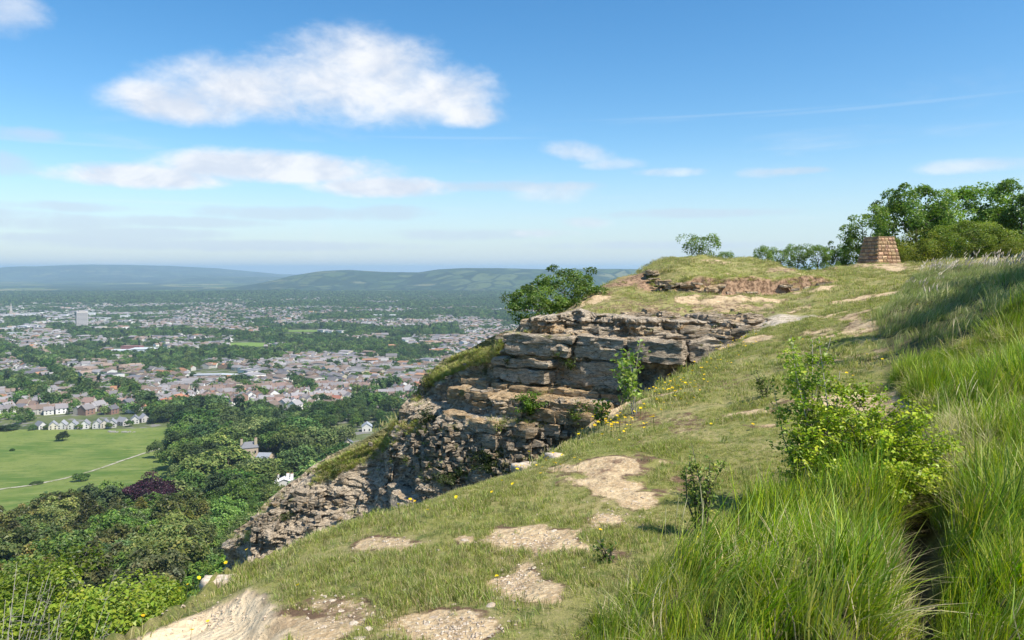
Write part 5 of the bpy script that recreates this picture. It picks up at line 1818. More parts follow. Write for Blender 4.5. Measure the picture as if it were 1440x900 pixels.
def town_trees():
    rng = np.random.default_rng(23)
    n = 150000
    y = np.sqrt(rng.uniform(640 ** 2, 6500 ** 2, n)); uu = rng.uniform(-80, 850, n)
    x = (uu - U0) / F * y
    z = valley(x, y)
    u, v = proj(x, y, z)
    r = np.hypot(x, y)
    b = belt_field(u, v) + .45 * fbm(x / 60, y / 60, o=3, seed=51)
    park = fbm(x / 190, y / 190, o=4, seed=52)
    far = sst(3800, 4600, r)
    p = .50 + .6 * sst(-.05, .35, b) + .55 * sst(.0, .35, park) + .25 * far * sst(-.1, .2, fbm(x / 500, y / 500, o=4, seed=63))
    p *= np.interp(r, [640, 1500, 3000, 6500], [1.0, .75, .62, .5])
    p *= ~((u < 262) & (v > 598)) * ~((u > 225) & (v > 603)) 
    p *= ~((u > 45) & (u < 215) & (v > 583))
    for a, c, ra, rc in CLEAR:
        p *= np.hypot((u - a) / ra, (v - c) / rc) > 1.0
    k = rng.random(n) < p
    x, y, z, r, u, v = (q[k] for q in (x, y, z, r, u, v))
    # thin out: one tree per 7 m cell, none on a house
    key = np.round(x / 7.5).astype(np.int64) * 100003 + np.round(y / 7.5).astype(np.int64)
    _, ii = np.unique(key, return_index=True)
    x, y, z, r, u, v = (q[ii] for q in (x, y, z, r, u, v))
    hs = set(zip(np.round(TOWN['x'] / 6).astype(int).tolist(), np.round(TOWN['y'] / 6).astype(int).tolist()))
    ok = np.array([(int(round(a / 6)), int(round(c / 6))) not in hs for a, c in zip(x, y)])
    x, y, z, r, u, v = (q[ok] for q in (x, y, z, r, u, v))
    s = rng.uniform(.5, 1.08, len(x)) * np.interp(r, [600, 2500, 4500, 6500], [1, 1.05, 1.2, 1.8]) * (.85 + .4 * sst(0, .6, belt_field(u, v)))
    idx = rng.choice(5, len(x), p=[.3, .25, .25, .14, .06])
    P = np.stack([x, y, z - .3], -1)
    print('town trees', len(P))
    # the nearest ones that show are things of their own
    lipv = np.interp(u, [345, 400, 450, 500, 560, 592, 612, 655, 700, 740, 850], [745, 690, 655, 631, 604, 553, 522, 500, 484, 440, 400])
    cand = [i for i in np.argsort(r) if v[i] < lipv[i] and 0 < u[i] < 760][:160]
    protos = T_FAR + [T_FARCON]
    for i in cand:
        t = protos[idx[i]]
        t.put('town_tree', 'dark slim conifer standing among the nearest houses of the town' if idx[i] == 4 else ['dark green', 'mid green', 'deep green', 'light green'][idx[i]] + ' round tree among the nearest houses of the town', 'tree',
              P[i], t.top * s[i], rng.uniform(0, 6.28), 'trees among the nearest houses', 1.1)
    m = np.ones(len(P), bool); m[cand] = False
    P, s, idx = P[m], s[m], idx[m]
    # lighter versions of the same crowns for the far town
    small = []
    for i, (R, zc, c) in enumerate([((6, 6, 5.5), 7.4, (.08, .14, .036)), ((5.5, 6, 5), 6.8, (.11, .18, .046)), ((4.6, 4.6, 5.2), 6.8, (.062, .11, .036)), ((6, 5.6, 5), 7, (.14, .21, .055))]):
        small.append(crown_mesh('town_crown', 70 + i, R, zc, 30, 10, 2.3, c, clump_r=.34, lump=.35, low=.6, var=.2)[0])
    small.append(crown_mesh('town_crown', 76, (2.8, 2.8, 7), 7.6, 40, 7, 1.9, (.022, .045, .02), cone=True, clump_r=.3)[0])
    scatter('town_trees', proto_collection('town_crowns', small, M_FAR_LEAF), P, np.stack([s * 0, s * 0, rng.uniform(0, 6.28, len(s))], -1), np.stack([s * 1.1, s * 1.1, s], -1), idx)


town_trees()


# ------------------------------------------------------------------ buildings that stand out
def building(name, label, cat, u, v, w, d, h, roof_h, wc, rc, rz=0.0, hip=False, chim=(), cols=3, rows=2, group=None, flat=False, extra=None, sink=0):
    p = gp(u, v)
    root = thing(name, label, cat, (p[0], p[1], p[2] - sink), rz, group)
    b = Bag()
    if flat or hip:
        b.box(-w / 2, w / 2, -d / 2, d / 2, -2, h, wc, False)
    else:
        b.add([(-w / 2, -d / 2, -2), (w / 2, -d / 2, -2), (w / 2, d / 2, -2), (-w / 2, d / 2, -2), (-w / 2, -d / 2, h), (w / 2, -d / 2, h), (w / 2, d / 2, h), (-w / 2, d / 2, h), (0, -d / 2, h + roof_h - .2), (0, d / 2, h + roof_h - .2)],
              [(0, 1, 5, 8, 4), (1, 2, 6, 5), (2, 3, 7, 9, 6), (3, 0, 4, 7)], wc)
    link('wall', b.make('wall'), M_BUILD, root)
    b = Bag()
    e = .5
    if flat:
        b.box(-w / 2 - e, w / 2 + e, -d / 2 - e, d / 2 + e, h + .02, h + .7, rc)
    elif hip:
        k = min(w, d) * .3
        b.add([(-w / 2 - e, -d / 2 - e, h), (w / 2 + e, -d / 2 - e, h), (w / 2 + e, d / 2 + e, h), (-w / 2 - e, d / 2 + e, h), (-w / 2 + k, 0, h + roof_h), (w / 2 - k, 0, h + roof_h)], [(0, 1, 5, 4), (1, 2, 5), (2, 3, 4, 5), (3, 0, 4)], rc)
    else:
        s = roof_h / (w / 2)
        b.add([(-w / 2 - e, -d / 2 - e, h - e * s), (0, -d / 2 - e, h + roof_h), (0, d / 2 + e, h + roof_h), (-w / 2 - e, d / 2 + e, h - e * s), (w / 2 + e, -d / 2 - e, h - e * s), (w / 2 + e, d / 2 + e, h - e * s)], [(0, 1, 2, 3), (1, 4, 5, 2)], rc)
    link('roof', b.make('roof'), M_BUILD, root)
    for cx, cy in chim:
        b = Bag(); b.box(cx - .9, cx + .9, cy - .6, cy + .6, h + roof_h * .2, h + roof_h + 2.0, wc); 
        for q in (-.5, 0, .5): b.tube([(cx + q, cy, h + roof_h + 2), (cx + q, cy, h + roof_h + 2.6)], [.18, .15], 6, (.4, .22, .14))
        link('chimney', b.make('chimney'), M_BUILD, root)
    for side in range(4):
        L = w if side % 2 == 0 else d
        off = d / 2 if side % 2 == 0 else w / 2
        nc = cols if side % 2 == 0 else max(1, int(round(cols * d / w)))
        if side == 2: continue
        for i in range(nc):
            for k in range(rows):
                cx = (i + .5) / nc * L - L / 2; z0 = 1.0 + k * (h - .6) / rows
                ww, hh = min(1.25, L / nc * .5), min(2.0, (h / rows) * .55)
                f = Bag(); f.box(cx - ww / 2 - .15, cx + ww / 2 + .15, -off - .10, -off - .005, z0 - .15, z0 + hh + .15, tuple(min(.85, c * 1.15) for c in wc))
                fo = link('window', f.make('window'), M_BUILD, root, rot=(0, 0, side * math.pi / 2))
                g = Bag(); g.box(cx - ww / 2, cx + ww / 2, -off - .125, -off - .105, z0, z0 + hh)
                link('pane', g.make('pane'), M_WINDOW, fo)
    return root


STONE = (.56, .47, .34)
building('villa', 'tall old stone villa with grey hipped roof and chimneys among the trees', 'house', 350, 646, 12.5, 11, 10.0, 3.6, STONE, (.22, .22, .235), .42, True, [(-5.2, 1), (5.2, 1.5), (4.5, -3)], 3, 2)
building('outbuilding', 'low grey-roofed outbuilding in front of the old villa', 'building', 373, 647, 13, 9, 3.2, 2.6, STONE, (.30, .32, .36), 1.5, False, (), 2, 1)
building('white_house', 'white house with white chimneys half hidden in the trees beside the rock spur', 'house', 400, 688, 11, 7, 5.0, 2.2, (.78, .77, .74), (.74, .73, .72), .25, False, [(-4, 0), (2, 1.5), (4.4, 0)], 3, 1)
building('gabled_house', 'cream gabled house with grey roof just left of the rock spur', 'house', 488, 632, 9, 14, 5.6, 3.6, (.68, .60, .46), (.25, .26, .30), .35, False, (), 2, 2)
building('gabled_house', 'pale house with grey roof among the trees above the gabled cream house', 'house', 516, 606, 9, 10, 5, 3.2, (.70, .68, .62), (.33, .35, .38), .2, False, (), 2, 1)
building('bungalow', 'wide grey-roofed house left of the gabled cream house, among trees', 'house', 437, 598, 17, 9, 4.4, 3.0, (.62, .55, .43), (.27, .27, .29), 1.4, False, [(0, 0)], 3, 1)
# white school block with flat roofs, beside the orange roofs
building('school', 'white flat-roofed school building beside the orange roofs', 'school', 292, 535, 36, 14, 9, 0, (.74, .72, .66), (.50, .52, .55), .1, flat=True, cols=8, rows=2)
building('school_wing', 'lower white wing at the right end of the flat-roofed school', 'school', 318, 534, 30, 13, 8, 0, (.76, .74, .68), (.56, .58, .60), -.25, flat=True, cols=7, rows=2)
for u, v, w, d, h, c, lab in [(165, 497, 50, 26, 7, (.60, .62, .64), 'long low shed with pale roof, leftmost of the sheds in mid town'), (207, 495, 62, 34, 8, (.62, .66, .68), 'wide pale blue-grey shed roof in mid town'), (232, 495, 44, 30, 8, (.50, .50, .50), 'grey shed roof right of the wide pale blue-grey shed'),
                              (186, 491, 46, 16, 7, (.36, .17, .15), 'dark red shed roof between the pale sheds in mid town'), (250, 494, 26, 20, 8, (.55, .62, .64), 'small pale shed at the right end of the sheds'), (234, 468, 75, 24, 9, (.74, .75, .74), 'low white arena roof beside the dark trees of mid town'),
                              (520, 446, 110, 30, 9, (.78, .78, .78), 'long white factory roof in the distant right part of the town'), (545, 446, 60, 30, 9, (.74, .74, .74), 'shorter white factory roof right of the long white factory'), (150, 413, 130, 60, 10, (.75, .75, .74), 'white warehouse far beyond the town'),
                              (662, 461, 40, 16, 10, (.72, .70, .64), 'pale large building below the wooded hill at right')]:
    building('shed', lab, 'building', u, v, w, d, h, 0, tuple(q * .95 for q in c), c, random.uniform(-.2, .2), flat=True, cols=4, rows=1)
WB = ['white block just left of the church spire', 'white block just right of the church spire', 'small white block between the spire and the grey tower', 'long low white block between the spire and the grey tower', 'white block touching the left foot of the grey tower',
      'tall white block just right of the grey tower', 'white block second to the right of the grey tower', 'white block farthest right of the grey tower', 'low white block nearest the left edge, below the spire', 'long low white block below and left of the grey tower', 'low white block in front of the others, below the spire']
for i, (u, v, w, h) in enumerate([(12, 447, 30, 14), (30, 447, 40, 16), (45, 446, 26, 14), (66, 449, 45, 12), (90, 447, 34, 14), (128, 446, 30, 18), (148, 452, 40, 14), (176, 448, 34, 13), (10, 466, 38, 10), (34, 463, 44, 11), (22, 472, 40, 9)]):
    building('white_block', WB[i], 'building', u, v, w, 16, h, 0, (.74, .73, .70), (.62, .62, .62), random.uniform(-.4, .4), flat=True, cols=5, rows=2, group='white blocks of the town centre')


def landmarks():
    p = gp(115, 461)
    root = thing('tower_block', 'grey office tower rising out of the town centre at left', 'tower', p, .62)
    k = p[1] / F
    hh = 23 * k; w = 14 * k
    b = Bag(); b.box(-w / 2, w / 2, -w / 2, w / 2, -2, hh, (.50, .46, .42)); link('tower_body', b.make('tower_body'), M_BUILD, root)
    for side in range(4):
        for r in range(12):
            z = hh * (.06 + r * .075)
            b = Bag(); b.box(-w / 2 + 1.2, w / 2 - 1.2, -w / 2 - .25, -w / 2 - .02, z, z + hh * .035, (.20, .20, .22))
            link('window_band', b.make('window_band'), M_BUILD, root, rot=(0, 0, side * math.pi / 2))
    b = Bag(); b.box(-w * .3, w * .3, -w * .3, w * .3, hh + .02, hh + 4, (.45, .42, .40)); link('plant_room', b.make('plant_room'), M_BUILD, root)
    p = gp(15.5, 446); k = p[1] / F
    root = thing('church', 'church with a slender pale spire at the far left of the town', 'church', p, .3)
    b = Bag(); b.box(-2.6 * k * .6, 2.6 * k * .6, -3, 3, -2, 9 * k, (.52, .43, .36)); link('tower', b.make('tower'), M_BUILD, root)
    b = Bag(); b.add([(-3.4, -3.4, 9 * k), (3.4, -3.4, 9 * k), (3.4, 3.4, 9 * k), (-3.4, 3.4, 9 * k), (0, 0, 21 * k)], [(0, 1, 4), (1, 2, 4), (2, 3, 4), (3, 0, 4)], (.55, .50, .45)); link('spire', b.make('spire'), M_BUILD, root)
    b = Bag()
    b.add([(3, -6, -2), (30, -6, -2), (30, 6, -2), (3, 6, -2), (3, -6, 10), (30, -6, 10), (30, 6, 10), (3, 6, 10), (3, 0, 17), (30, 0, 17)], [(0, 1, 5, 4), (2, 3, 7, 6), (1, 2, 6, 9, 5), (4, 5, 9, 8), (6, 7, 8, 9)], (.45, .36, .30))
    link('nave', b.make('nave'), M_BUILD, root)
    # houses in a row along the top of the meadow, gables to the field
    rng = random.Random(2)
    names = ['first', 'second', 'third', 'fourth', 'fifth', 'sixth', 'seventh', 'eighth', 'ninth', 'tenth', 'eleventh', 'twelfth']
    row = [(57, 604, 1, .95), (75, 604, 2, .5), (88, 603, 0, .35), (103, 603, 0, .35), (120, 602, 0, .35), (137, 601.5, 0, .38), (148, 601, 2, .4), (158, 600.5, 0, .4), (173, 598, 1, 1.1), (190, 595, 0, .45), (203, 593, 1, .7)]
    for i, (u, v, wi, rz) in enumerate(row):
        wc = (.66, .645, .60) if wi == 0 else (.66, .60, .50) if wi == 2 else (.60, .58, .55)
        rc = (.30, .30, .32) if i % 3 else (.25, .255, .28)
        nm = names[i] if i < 9 else names[i]
        building('meadow_house', f'{nm} from the left in the row of gabled houses along the top of the meadow', 'house', u, v, 7.6, 10.5, 4.6, 3.6, wc, rc, rz, False, (), 2, 2, 'gabled houses along the meadow')
    for i, (u, v, t_, h, nm) in enumerate([(66, 605, 1, 5.5, 'between the first two meadow houses'), (112, 604, 3, 5, 'in front of the gap at the middle of the meadow houses'), (153, 603, 0, 6, 'beside the seventh meadow house'), (182, 600, 1, 6.5, 'before the ninth meadow house'), (214, 596, 2, 8, 'at the right end of the meadow houses'), (46, 606, 0, 6, 'at the left end of the meadow houses')]):
        p = gp(u, v); T_FAR[t_].put('garden_bush', 'green garden bush ' + nm, 'bush', (p[0], p[1], p[2] + .2), h, i, None, 1.2)
    # hedge at the left end of the row and a heap of stones in the grass
    p = gp(10, 606)
    T_FAR[2].put('hedge', 'dark green hedge at the left end of the meadow houses', 'hedge', (p[0], p[1], p[2]), 6, .2, None, 4.0)
    p = gp(167, 609); b = Bag()
    for i in range(26):
        a, c = rng.gauss(0, 6), rng.gauss(0, 1.2); s = rng.uniform(.4, 1.1)
        b.box(a - s, a + s, c - s, c + s, -.2, s * .9, (.33, .31, .27))
    o = link('stone_heap', b.make('stone_heap'), M_BUILD, None, (p[0], p[1], p[2] + .7)); tag(o, 'low heap of grey stones lying in the upper meadow', 'stones')


landmarks()

# ------------------------------------------------------------------ bushes and trees on the hilltop
HAW = (.20, .235, .032)
T_TOP = [Tree(81, (2.3, 2.1, 2.3), 2.5, 120, 150, .17, (.14, .225, .04), .12, .6, mat=M_SHRUB, clump_r=.30, lump=.4, low=1.0), Tree(82, (2.2, 2.2, 2.2), 2.4, 120, 150, .16, (.18, .285, .045), .12, .6, mat=M_SHRUB, clump_r=.30, lump=.4, low=1.0),
         Tree(83, (1.4, 1.4, 2.6), 2.9, 60, 90, .16, (.15, .23, .04), .09, .6, mat=M_SHRUB, clump_r=.30, lump=.6, low=1.0, fill=.3)]
T_HAW = [Tree(85, (2.3, 2.1, 1.3), 1.2, 130, 130, .085, HAW, .07, .5, mat=M_SHRUB, clump_r=.26, lump=.45, low=1.0), Tree(86, (2.0, 2.0, 1.4), 1.2, 130, 130, .085, (.17, .225, .036), .07, .5, mat=M_SHRUB, clump_r=.26, lump=.45, low=1.0)]
T_BUSH = [Tree(87, (1.3, 1.2, 1.0), .95, 62, 120, .10, (.13, .205, .04), .05, .5, mat=M_SHRUB, clump_r=.30, lump=.42, low=1.0, limbs=9), Tree(88, (1.0, 1.0, .8), .75, 44, 80, .08, (.14, .22, .045), .035, .4, mat=M_SHRUB, clump_r=.32, lump=.38, low=1.0, limbs=12, fill=.3)]


def on_hill(t, u, vtop, d, wpx, name, label, cat, group=None, rz=0.0):
    vtop += 13 if name != 'hilltop_bush' else 2
    x = (u - U0) / F * d
    zb = float(hq(x, d)) - .1
    h = EYE - (vtop - VH) / F * d - zb
    q = np.zeros(len(t.crown.vertices) * 3, np.float32); t.crown.vertices.foreach_get('co', q)
    base_w = float(np.percentile(np.abs(q[::3]), 98)) * 2
    k = h / t.top
    return t.put(name, label, cat, (x, d, zb), h, rz, group, (wpx / F * d) / (base_w * k))


for a in [(T_TOP[2], 1213, 278, 47, 62, 'hilltop_tree', 'slender open tree just left of the stone cairn', 'tree', None, .4), (T_TOP[0], 1288, 248, 50, 108, 'hilltop_tree', 'dark green rounded tree directly behind the stone cairn', 'tree', None, 1.9),
          (T_TOP[1], 1350, 250, 52, 104, 'hilltop_tree', 'lighter green rounded tree right of the dark tree behind the cairn', 'tree', None, 3.0), (T_TOP[0], 1437, 240, 48, 110, 'hilltop_tree', 'dark tree at the right edge of the hilltop', 'tree', None, 4.4),
          (T_TOP[0], 1400, 285, 55, 70, 'hilltop_tree', 'low dark tree between the lighter rounded tree and the right edge', 'tree', None, 5.0),
          (T_HAW[0], 1300, 312, 46, 100, 'hawthorn_bush', 'yellow green spreading bush close to the right side of the cairn', 'bush', None, .5), (T_HAW[1], 1368, 298, 45, 120, 'hawthorn_bush', 'broad yellow green bush under the lighter rounded tree', 'bush', None, 2.2),
          (T_HAW[0], 1430, 318, 43, 80, 'hawthorn_bush', 'yellow green bush at the right edge above the tall grass', 'bush', None, 3.6), (T_HAW[1], 1262, 345, 52, 60, 'hawthorn_bush', 'small bright bush behind the right foot of the cairn', 'bush', None, 4.6),
          (T_BUSH[0], 1183, 338, 49, 48, 'hilltop_bush', 'leafy bush left of the slender open tree', 'bush', None, 1.0), (T_BUSH[1], 1150, 343, 46, 44, 'hilltop_bush', 'small bush on the skyline, nearest the leafy bush by the slender tree', 'bush', None, 2.0),
          (T_BUSH[1], 1122, 341, 46, 36, 'hilltop_bush', 'small upright bush in the middle of the skyline row', 'bush', None, 3.0), (T_BUSH[1], 1098, 346, 46, 40, 'hilltop_bush', 'small bush second from the left in the skyline row', 'bush', None, 4.0),
          (T_BUSH[1], 1073, 344, 45, 34, 'hilltop_bush', 'small bush leftmost in the skyline row', 'bush', None, 5.0), (T_BUSH[1], 987, 327, 41, 54, 'hilltop_bush', 'lone dark bush on the skyline of the grassy mound', 'bush', None, .7),
          (T_BUSH[1], 1020, 352, 41, 26, 'hilltop_bush', 'tiny sprig of leaves beside the lone bush on the mound', 'bush', None, 1.7)]:
    on_hill(*a)


def cliff_bushes():
    for u, vb, vt, d, w, t, lab, rz in [(752, 462, 398, 29.5, 84, T_BUSH[0], 'dark green bush growing from the far lip of the cliff, left one of two', .3), (800, 440, 374, 31, 92, T_BUSH[0], 'green bush leaning over the far lip of the cliff, right one of two', 2.5)]:
        p = px(u, vb, d)
        h = (vb - vt) / F * d
        k = h / t.top
        t.put('cliff_bush', lab, 'bush', p, h, rz, None, (w / F * d) / (2.5 * k), .25)


cliff_bushes()
# two trees beyond the right edge of the view; their shade falls on the tall grass bank
T_TOP[0].put('hilltop_tree', 'tree standing past the right edge of the path, shading the tall grass bank', 'tree', (11.6, 9.0, float(hq(11.6, 9.0))), 5.4, .3, None, 1.0)
T_TOP[1].put('hilltop_tree', 'tree standing past the right edge, farther along the shaded grass bank', 'tree', (13.6, 12.4, float(hq(13.6, 12.4))), 5.0, 1.3, None, 1.0)


# ------------------------------------------------------------------ saplings and brambles by the path
def sapling(name, label, cat, base, h, w, nst, nleaf, size, col, seed, bare=.35, lean=(0, 0), dome=False, bark=M_BARK, thick=.006):
    rng = random.Random(seed); r2 = np.random.default_rng(seed)
    root = thing(name, label, cat, tuple(base))
    tips, segs = [], []
    for i in range(nst):
        a = rng.uniform(0, 6.28); q = rng.uniform(.3, 1) * w / 2
        hh = h * (rng.uniform(.7, 1) if i else 1.0)
        e = np.array([math.cos(a) * q + lean[0] * hh, math.sin(a) * q + lean[1] * hh, hh])
        if dome:
            el = rng.uniform(.1, 1.0)
            e = np.array([math.cos(a) * w / 2 * math.sqrt(1 - el * el * .9), math.sin(a) * w / 2 * math.sqrt(1 - el * el * .9), h * el])
        m = e * np.array([.35, .35, .55 if not dome else .75]) + np.array([rng.gauss(0, .04) * h, rng.gauss(0, .04) * h, 0])
        pts = [np.array([rng.gauss(0, .03), rng.gauss(0, .03), -.05]), m, e]
        b = Bag(); b.tube(pts, [thick, thick * .7, thick * .25], 5)
        sm = [pts[0] * (1 - t) ** 2 + 2 * t * (1 - t) * m + e * t * t for t in np.linspace(0, 1, 8)]
        for j in range(9):
            t = rng.uniform(bare, .97)
            k = min(6, int(t * 7)); p0 = sm[k]
            dv = np.array([rng.gauss(0, 1), rng.gauss(0, 1), rng.uniform(-.1, .9)]); dv /= np.linalg.norm(dv)
            p1 = p0 + dv * rng.uniform(.10, .28) * h * (1.1 - t) * 1.2
            b.tube([p0, p1], [thick * .4, thick * .15], 4)
            segs.append((p0, p1))
        for k in range(int(bare * 7), 7): segs.append((sm[k], sm[k + 1]))
        link('stem', b.make('stem', True), bark, root)
    sel = r2.integers(0, len(segs), nleaf)
    S0 = np.array([s[0] for s in segs])[sel]; S1 = np.array([s[1] for s in segs])[sel]
    P = S0 + (S1 - S0) * r2.uniform(.1, 1.08, (nleaf, 1)) + r2.normal(0, size * .75, (nleaf, 3))
    N = np.tile((0, 0, 1.0), (nleaf, 1)) + (P - P.mean(0)) * .5 / max(h, w)
    ck = r2.normal(0, .25, len(segs))[sel][:, None]
    V, Fc, fc = leaves(r2, P, N, np.full(nleaf, size), leaf_cols(r2, nleaf, col, .3, ck), aspect=.8, jit=.6)
    link('foliage', mesh('foliage', V, Fc, False, fcol=fc), M_SHRUB, root)
    return root


def path_plants():
    h1 = hit(1150, 690)
    top = px(1130, 474, h1[1])
    sapling('hawthorn_sapling', 'tall slim hawthorn sapling with bare pale lower stems beside the path', 'sapling', px(1142, 680, 5.2) * [1, 1, 0] + [0, 0, float(hq(px(1142, 680, 5.2)[0], 5.3))], 1.22, .66, 11, 3000, .031, (.25, .34, .045), 501, .35, (-.05, 0), bark=M_PALE_BARK)
    b = px(1222, 690, 4.85); b[2] = float(hq(b[0], b[1]))
    sapling('bramble_bush', 'bright yellow green bramble mound right of the tall sapling', 'bush', b, .70, 1.22, 64, 15000, .028, (.31, .39, .032), 502, .25, dome=True, thick=.004)
    b = px(1300, 680, 5.0); b[2] = float(hq(b[0], b[1]))
    sapling('bramble_bush', 'smaller bramble mound sloping down at the right of the bright one', 'bush', b, .50, .7, 34, 4500, .03, (.23, .31, .04), 503, .25, dome=True, thick=.004)
    b = hit(985, 752)
    sapling('thorn_sapling', 'small dark thorny sapling leaning at the edge of the tall grass', 'sapling', b, .56, .34, 8, 900, .023, (.22, .28, .06), 504, .15, (.12, 0))
    b = hit(893, 583)
    sapling('elder_sapling', 'pale green sapling at the crest in front of the rock face', 'sapling', b, .92, .55, 7, 420, .062, (.23, .32, .07), 505, .35, (-.05, 0), bark=M_PALE_BARK)
    b = hit(846, 600)
    sapling('elder_sapling', 'tiny bright sapling left of the pale green one on the crest', 'sapling', b, .36, .35, 5, 160, .055, (.19, .26, .03), 506, .2)
    b = hit(855, 792)
    sapling('weed', 'leafy weed at the front edge of the tall grass', 'plant', b, .12, .16, 6, 60, .03, (.10, .16, .03), 507, .2)
    b = hit(1000, 548) if False else hit(1075, 560)
    sapling('thorn_sapling', 'low green shoot in the turf left of the tall sapling', 'sapling', b, .35, .3, 5, 260, .028, (.09, .14, .025), 508, .25)
    # pale bare twigs at lower left, growing below the sandy edge
    for i, (u, vt, d, lab) in enumerate([(12, 800, 10.5, 'pale dead-twigged shrub at the lower left corner, taller one'), (60, 845, 9.5, 'pale dead-twigged shrub at the lower left corner, shorter one')]):
        x = (u - U0) / F * d; zb = max(float(hq(x, d)), EYE - (vt - VH) / F * d - 2.6)
        h = EYE - (vt - VH) / F * d - zb
        sapling('bare_shrub', lab, 'shrub', (x, d, zb), h, h * .8, 16, 200, .05, (.10, .16, .03), 520 + i, .3, (.1, 0), bark=M_PALE_BARK, thick=.008)
    # green plants rooted on the ledges of the rock face
    for i, (u, v, w, h, col, lab, n, s) in enumerate([(748, 575, 1.25, .55, (.11, .20, .02), 'bright green fern clump on the sunlit ledge of the rock face', 1500, .06), (815, 590, .8, .6, (.10, .16, .02), 'green plant on the ledge right of the fern clump', 700, .06),
                                                      (805, 512, .5, .3, (.07, .11, .02), 'dark tuft of ivy in the joint between two blocks of the upper face', 200, .06), (600, 590, .7, .5, (.05, .08, .02), 'dark plant on the grey lower face near the spur', 400, .06),
                                                      (790, 500, .5, .25, (.12, .17, .03), 'small pale plant on the joint of the upper face', 160, .06), (690, 655, 1.6, .5, (.045, .07, .02), 'dark green growth in the cleft at the foot of the rock face', 1100, .06),
                                                      (640, 672, 1.4, .35, (.05, .075, .02), 'low dark growth at the foot of the grey wall', 700, .06), (718, 508, .5, .4, (.05, .08, .02), 'dark plant under the broken corner of the top bed', 200, .06),
                                                      (602, 540, .6, .3, (.14, .17, .045), 'tuft of plants at the upper corner of the grey wall', 260, .05), (1012, 462, .8, .3, (.10, .15, .03), 'green plant among the thin slabs at the right end of the cliff top', 300, .05),
                                                      (470, 665, .8, .25, (.11, .15, .04), 'plants on the edge of the spur crest', 260, .05), (575, 650, .6, .25, (.10, .14, .03), 'small green plants among the rubble of the spur', 200, .05),
                                                      (400, 725, .8, .25, (.09, .12, .03), 'mossy plants on the low end of the spur', 220, .05), (700, 600, .5, .2, (.15, .18, .04), 'thin yellow green plant under the projecting ledge', 120, .05)]):
        p, N = face_point(u, v, .15)
        if v < 470: p = hit(u, v, 15, 32)
        sapling('ledge_plant', lab, 'plant', (p[0], p[1], p[2] - .05), h, w, 10, n, s, col, 540 + i, .1, dome=True, thick=.004)


path_plants()


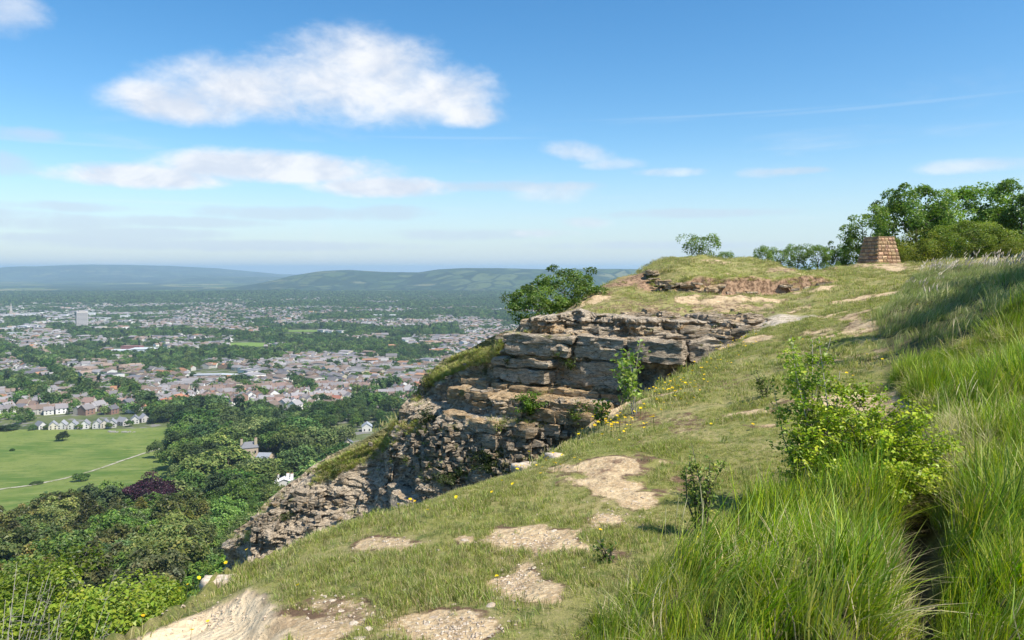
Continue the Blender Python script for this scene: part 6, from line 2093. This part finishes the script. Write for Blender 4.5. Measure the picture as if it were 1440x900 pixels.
# ------------------------------------------------------------------ yellow flowers
def flowers():
    rng = random.Random(33)
    def petals(seed):
        r2 = random.Random(seed)
        b = Bag()
        for i in range(9):
            a = i / 9 * 6.283; t = .35 + r2.uniform(-.15, .2)
            c, s = math.cos(a), math.sin(a)
            q = lambda r, w, z: (r * c - w * s, r * s + w * c, z)
            b.add([q(.1, 0, 0), q(.7, -.28, t * .6), q(1, 0, t), q(.7, .28, t * .6)], [(0, 1, 2, 3)], (.86, .60, .015))
        b.add([(.25 * math.cos(k), .25 * math.sin(k), .12) for k in np.arange(6) * 1.047], [(0, 1, 2, 3, 4, 5)], (.70, .40, .02))
        return b.make('petals')
    b = Bag(); b.tube([(0, 0, 0), (.04, .02, .55), (.10, .03, 1)], [.028, .022, .02], 4, (.13, .17, .04)); stem = b.make('stem'); stem.materials.append(M_BLADE)
    pm = [petals(i) for i in range(3)]
    for m in pm: m.materials.append(M_PETAL)
    L = [(382, 762), (408, 752), (412, 757), (430, 742), (432, 755), (466, 737), (470, 748), (482, 728), (575, 716), (583, 712), (562, 722), (707, 684), (353, 775), (344, 770), (357, 780), (347, 788), (316, 806), (278, 832), (262, 840), (256, 845), (198, 889), (268, 895), (291, 882), (418, 838),
         (1130, 478), (1218, 507), (1240, 514), (1190, 530), (1200, 538), (1058, 600), (728, 664), (745, 652), (770, 645), (812, 625), (820, 618), (835, 612), (842, 605), (850, 600), (862, 598), (868, 590), (872, 604), (880, 595), (893, 588), (900, 582), (858, 612), (848, 618), (878, 612), (886, 600),
         (905, 575), (925, 566), (940, 556), (945, 552), (950, 545), (960, 540), (948, 560), (955, 550), (962, 534), (975, 528), (985, 520), (1000, 512), (1012, 500), (1018, 494), (1025, 488), (1030, 483), (1040, 478), (1048, 474), (990, 530), (970, 545), (930, 580), (915, 592), (920, 600), (905, 610),
         (1000, 600), (780, 660), (760, 672), (720, 690), (690, 705), (600, 730), (640, 712), (1290, 430), (982, 770), (845, 760), (700, 825)]
    for u, v in L:
        p = hit(u, v + 6)
        s = min(.022, max(.0105, 2.6 / F * p[1])) * rng.uniform(.85, 1.15)
        hh = rng.uniform(.05, .11) * (1 if p[1] < 8 else 1.6)
        rz = rng.uniform(0, 6.28)
        root = thing('yellow_flower', 'small yellow daisy-like flower standing in the short turf near the edge', 'flower', tuple(p), rz, 'yellow flowers in the turf')
        link('stem', stem, None, root, (0, 0, 0), (0, 0, 0), (hh, hh, hh))
        link('petals', pm[rng.randrange(3)], None, root, (.10 * hh, .03 * hh, hh), (rng.gauss(.2, .3), rng.gauss(0, .3), 0), (s, s, s))
    # the thick stand along the gully crest, too small and many to count
    r2 = np.random.default_rng(3)
    P = []
    for u, v, ru, rv, n in [(860, 600, 50, 18, 55), (945, 548, 35, 22, 70), (1025, 488, 35, 18, 45), (985, 520, 30, 14, 25), (760, 655, 60, 14, 18)]:
        for _ in range(n):
            P.append(hit(u + r2.normal(0, .6) * ru, v + r2.normal(0, .6) * rv - (0), 4, 30, 900))
    P = np.array(P)
    def whole(i):
        me = Bag(); me.tube([(0, 0, 0), (.006, .002, .06), (.012, .004, .11)], [.0022, .002, .0016], 3, (.13, .17, .04))
        for k in range(7):
            a = k / 7 * 6.283; c, s = math.cos(a) * .019, math.sin(a) * .019
            me.add([(.012, .004, .11), (.012 + c * .7 - s * .35, .004 + s * .7 + c * .35, .116), (.012 + c, .004 + s, .118), (.012 + c * .7 + s * .35, .004 + s * .7 - c * .35, .116)], [(0, 1, 2, 3)], (.85, .58, .015))
        return me.make('flower')
    s = r2.uniform(.7, 1.2, len(P)) * np.interp(P[:, 1], [4, 12, 20], [.7, 1.0, 1.35])
    scatter('flower_stand', proto_collection('flower_protos', [whole(0)], M_PETAL), P, np.stack([r2.normal(0, .2, len(P)), r2.normal(0, .2, len(P)), r2.uniform(0, 6.28, len(P))], -1), np.stack([s, s, s], -1), np.zeros(len(P)))


flowers()


# ------------------------------------------------------------------ turf on the ledges, hanging over the earth step and along the spur
def ledge_turf():
    rng = np.random.default_rng(44)
    ps = [tuft('ledge_tuft', 260 + i, 30, .20, .12, .007, .9, [(.27, .32, .06), (.21, .26, .05), (.35, .34, .11)] + (STRAW if i else []), lean=1.0, segs=3) for i in range(3)]
    P = []
    for u, v, ru, rv, n in [(655, 498, 40, 10, 130), (500, 622, 60, 8, 120), (560, 598, 25, 8, 60), (760, 592, 80, 8, 90), (690, 655, 40, 22, 130), (640, 675, 45, 8, 80), (610, 530, 20, 8, 40), (840, 585, 30, 15, 60), (720, 470, 20, 8, 30), (590, 560, 12, 10, 30), (610, 660, 30, 15, 30), (480, 655, 60, 14, 40), (590, 605, 22, 10, 40)]:
        for _ in range(n):
            a, b = u + rng.normal(0, .55) * ru, v + rng.normal(0, .55) * rv
            p, N = face_point(a, b, .02)
            P.append(p)
    for u0, u1, n in ((598, 702, 800), (470, 575, 480), (345, 430, 60)):
        ss = rng.uniform(s_of_u(u1), s_of_u(u0), n)
        Pl, T, N, cu = lip_at(ss)
        o = rng.uniform(-.75, .12, n)
        dep = rng.uniform(0, 1, n) ** 1.4 * .5
        zz = Pl[:, 2] - dep
        o = face_off(ss, zz, cu) + turf_cap(cu, dep) + rng.uniform(-.05, .05, n)
        P += list(np.stack([Pl[:, 0] + N[:, 0] * o, Pl[:, 1] + N[:, 1] * o, zz - .02], -1))
    # overhanging turf at the top of the earth step and tussocks over the hill
    for i in range(420):
        k = rng.uniform(0, len(SCARP) - 1.01); j = int(k); q = SCARP[j] + (SCARP[j + 1] - SCARP[j]) * (k - j)
        x, y = q[0] + rng.normal(0, .1), q[1] + rng.uniform(.1, .6)
        P.append(np.array([x, y, float(hq(x, y)) - .03]))
    P = np.array(P)
    s = rng.uniform(.5, 1.15, len(P))
    scatter('ledge_turf', proto_collection('ledge_tufts', ps, M_BLADE), P, np.stack([rng.normal(.15, .25, len(P)), rng.normal(0, .25, len(P)), rng.uniform(-.6, .6, len(P))], -1), np.stack([s, s, s * .8], -1), rng.integers(0, 3, len(P)))


ledge_turf()
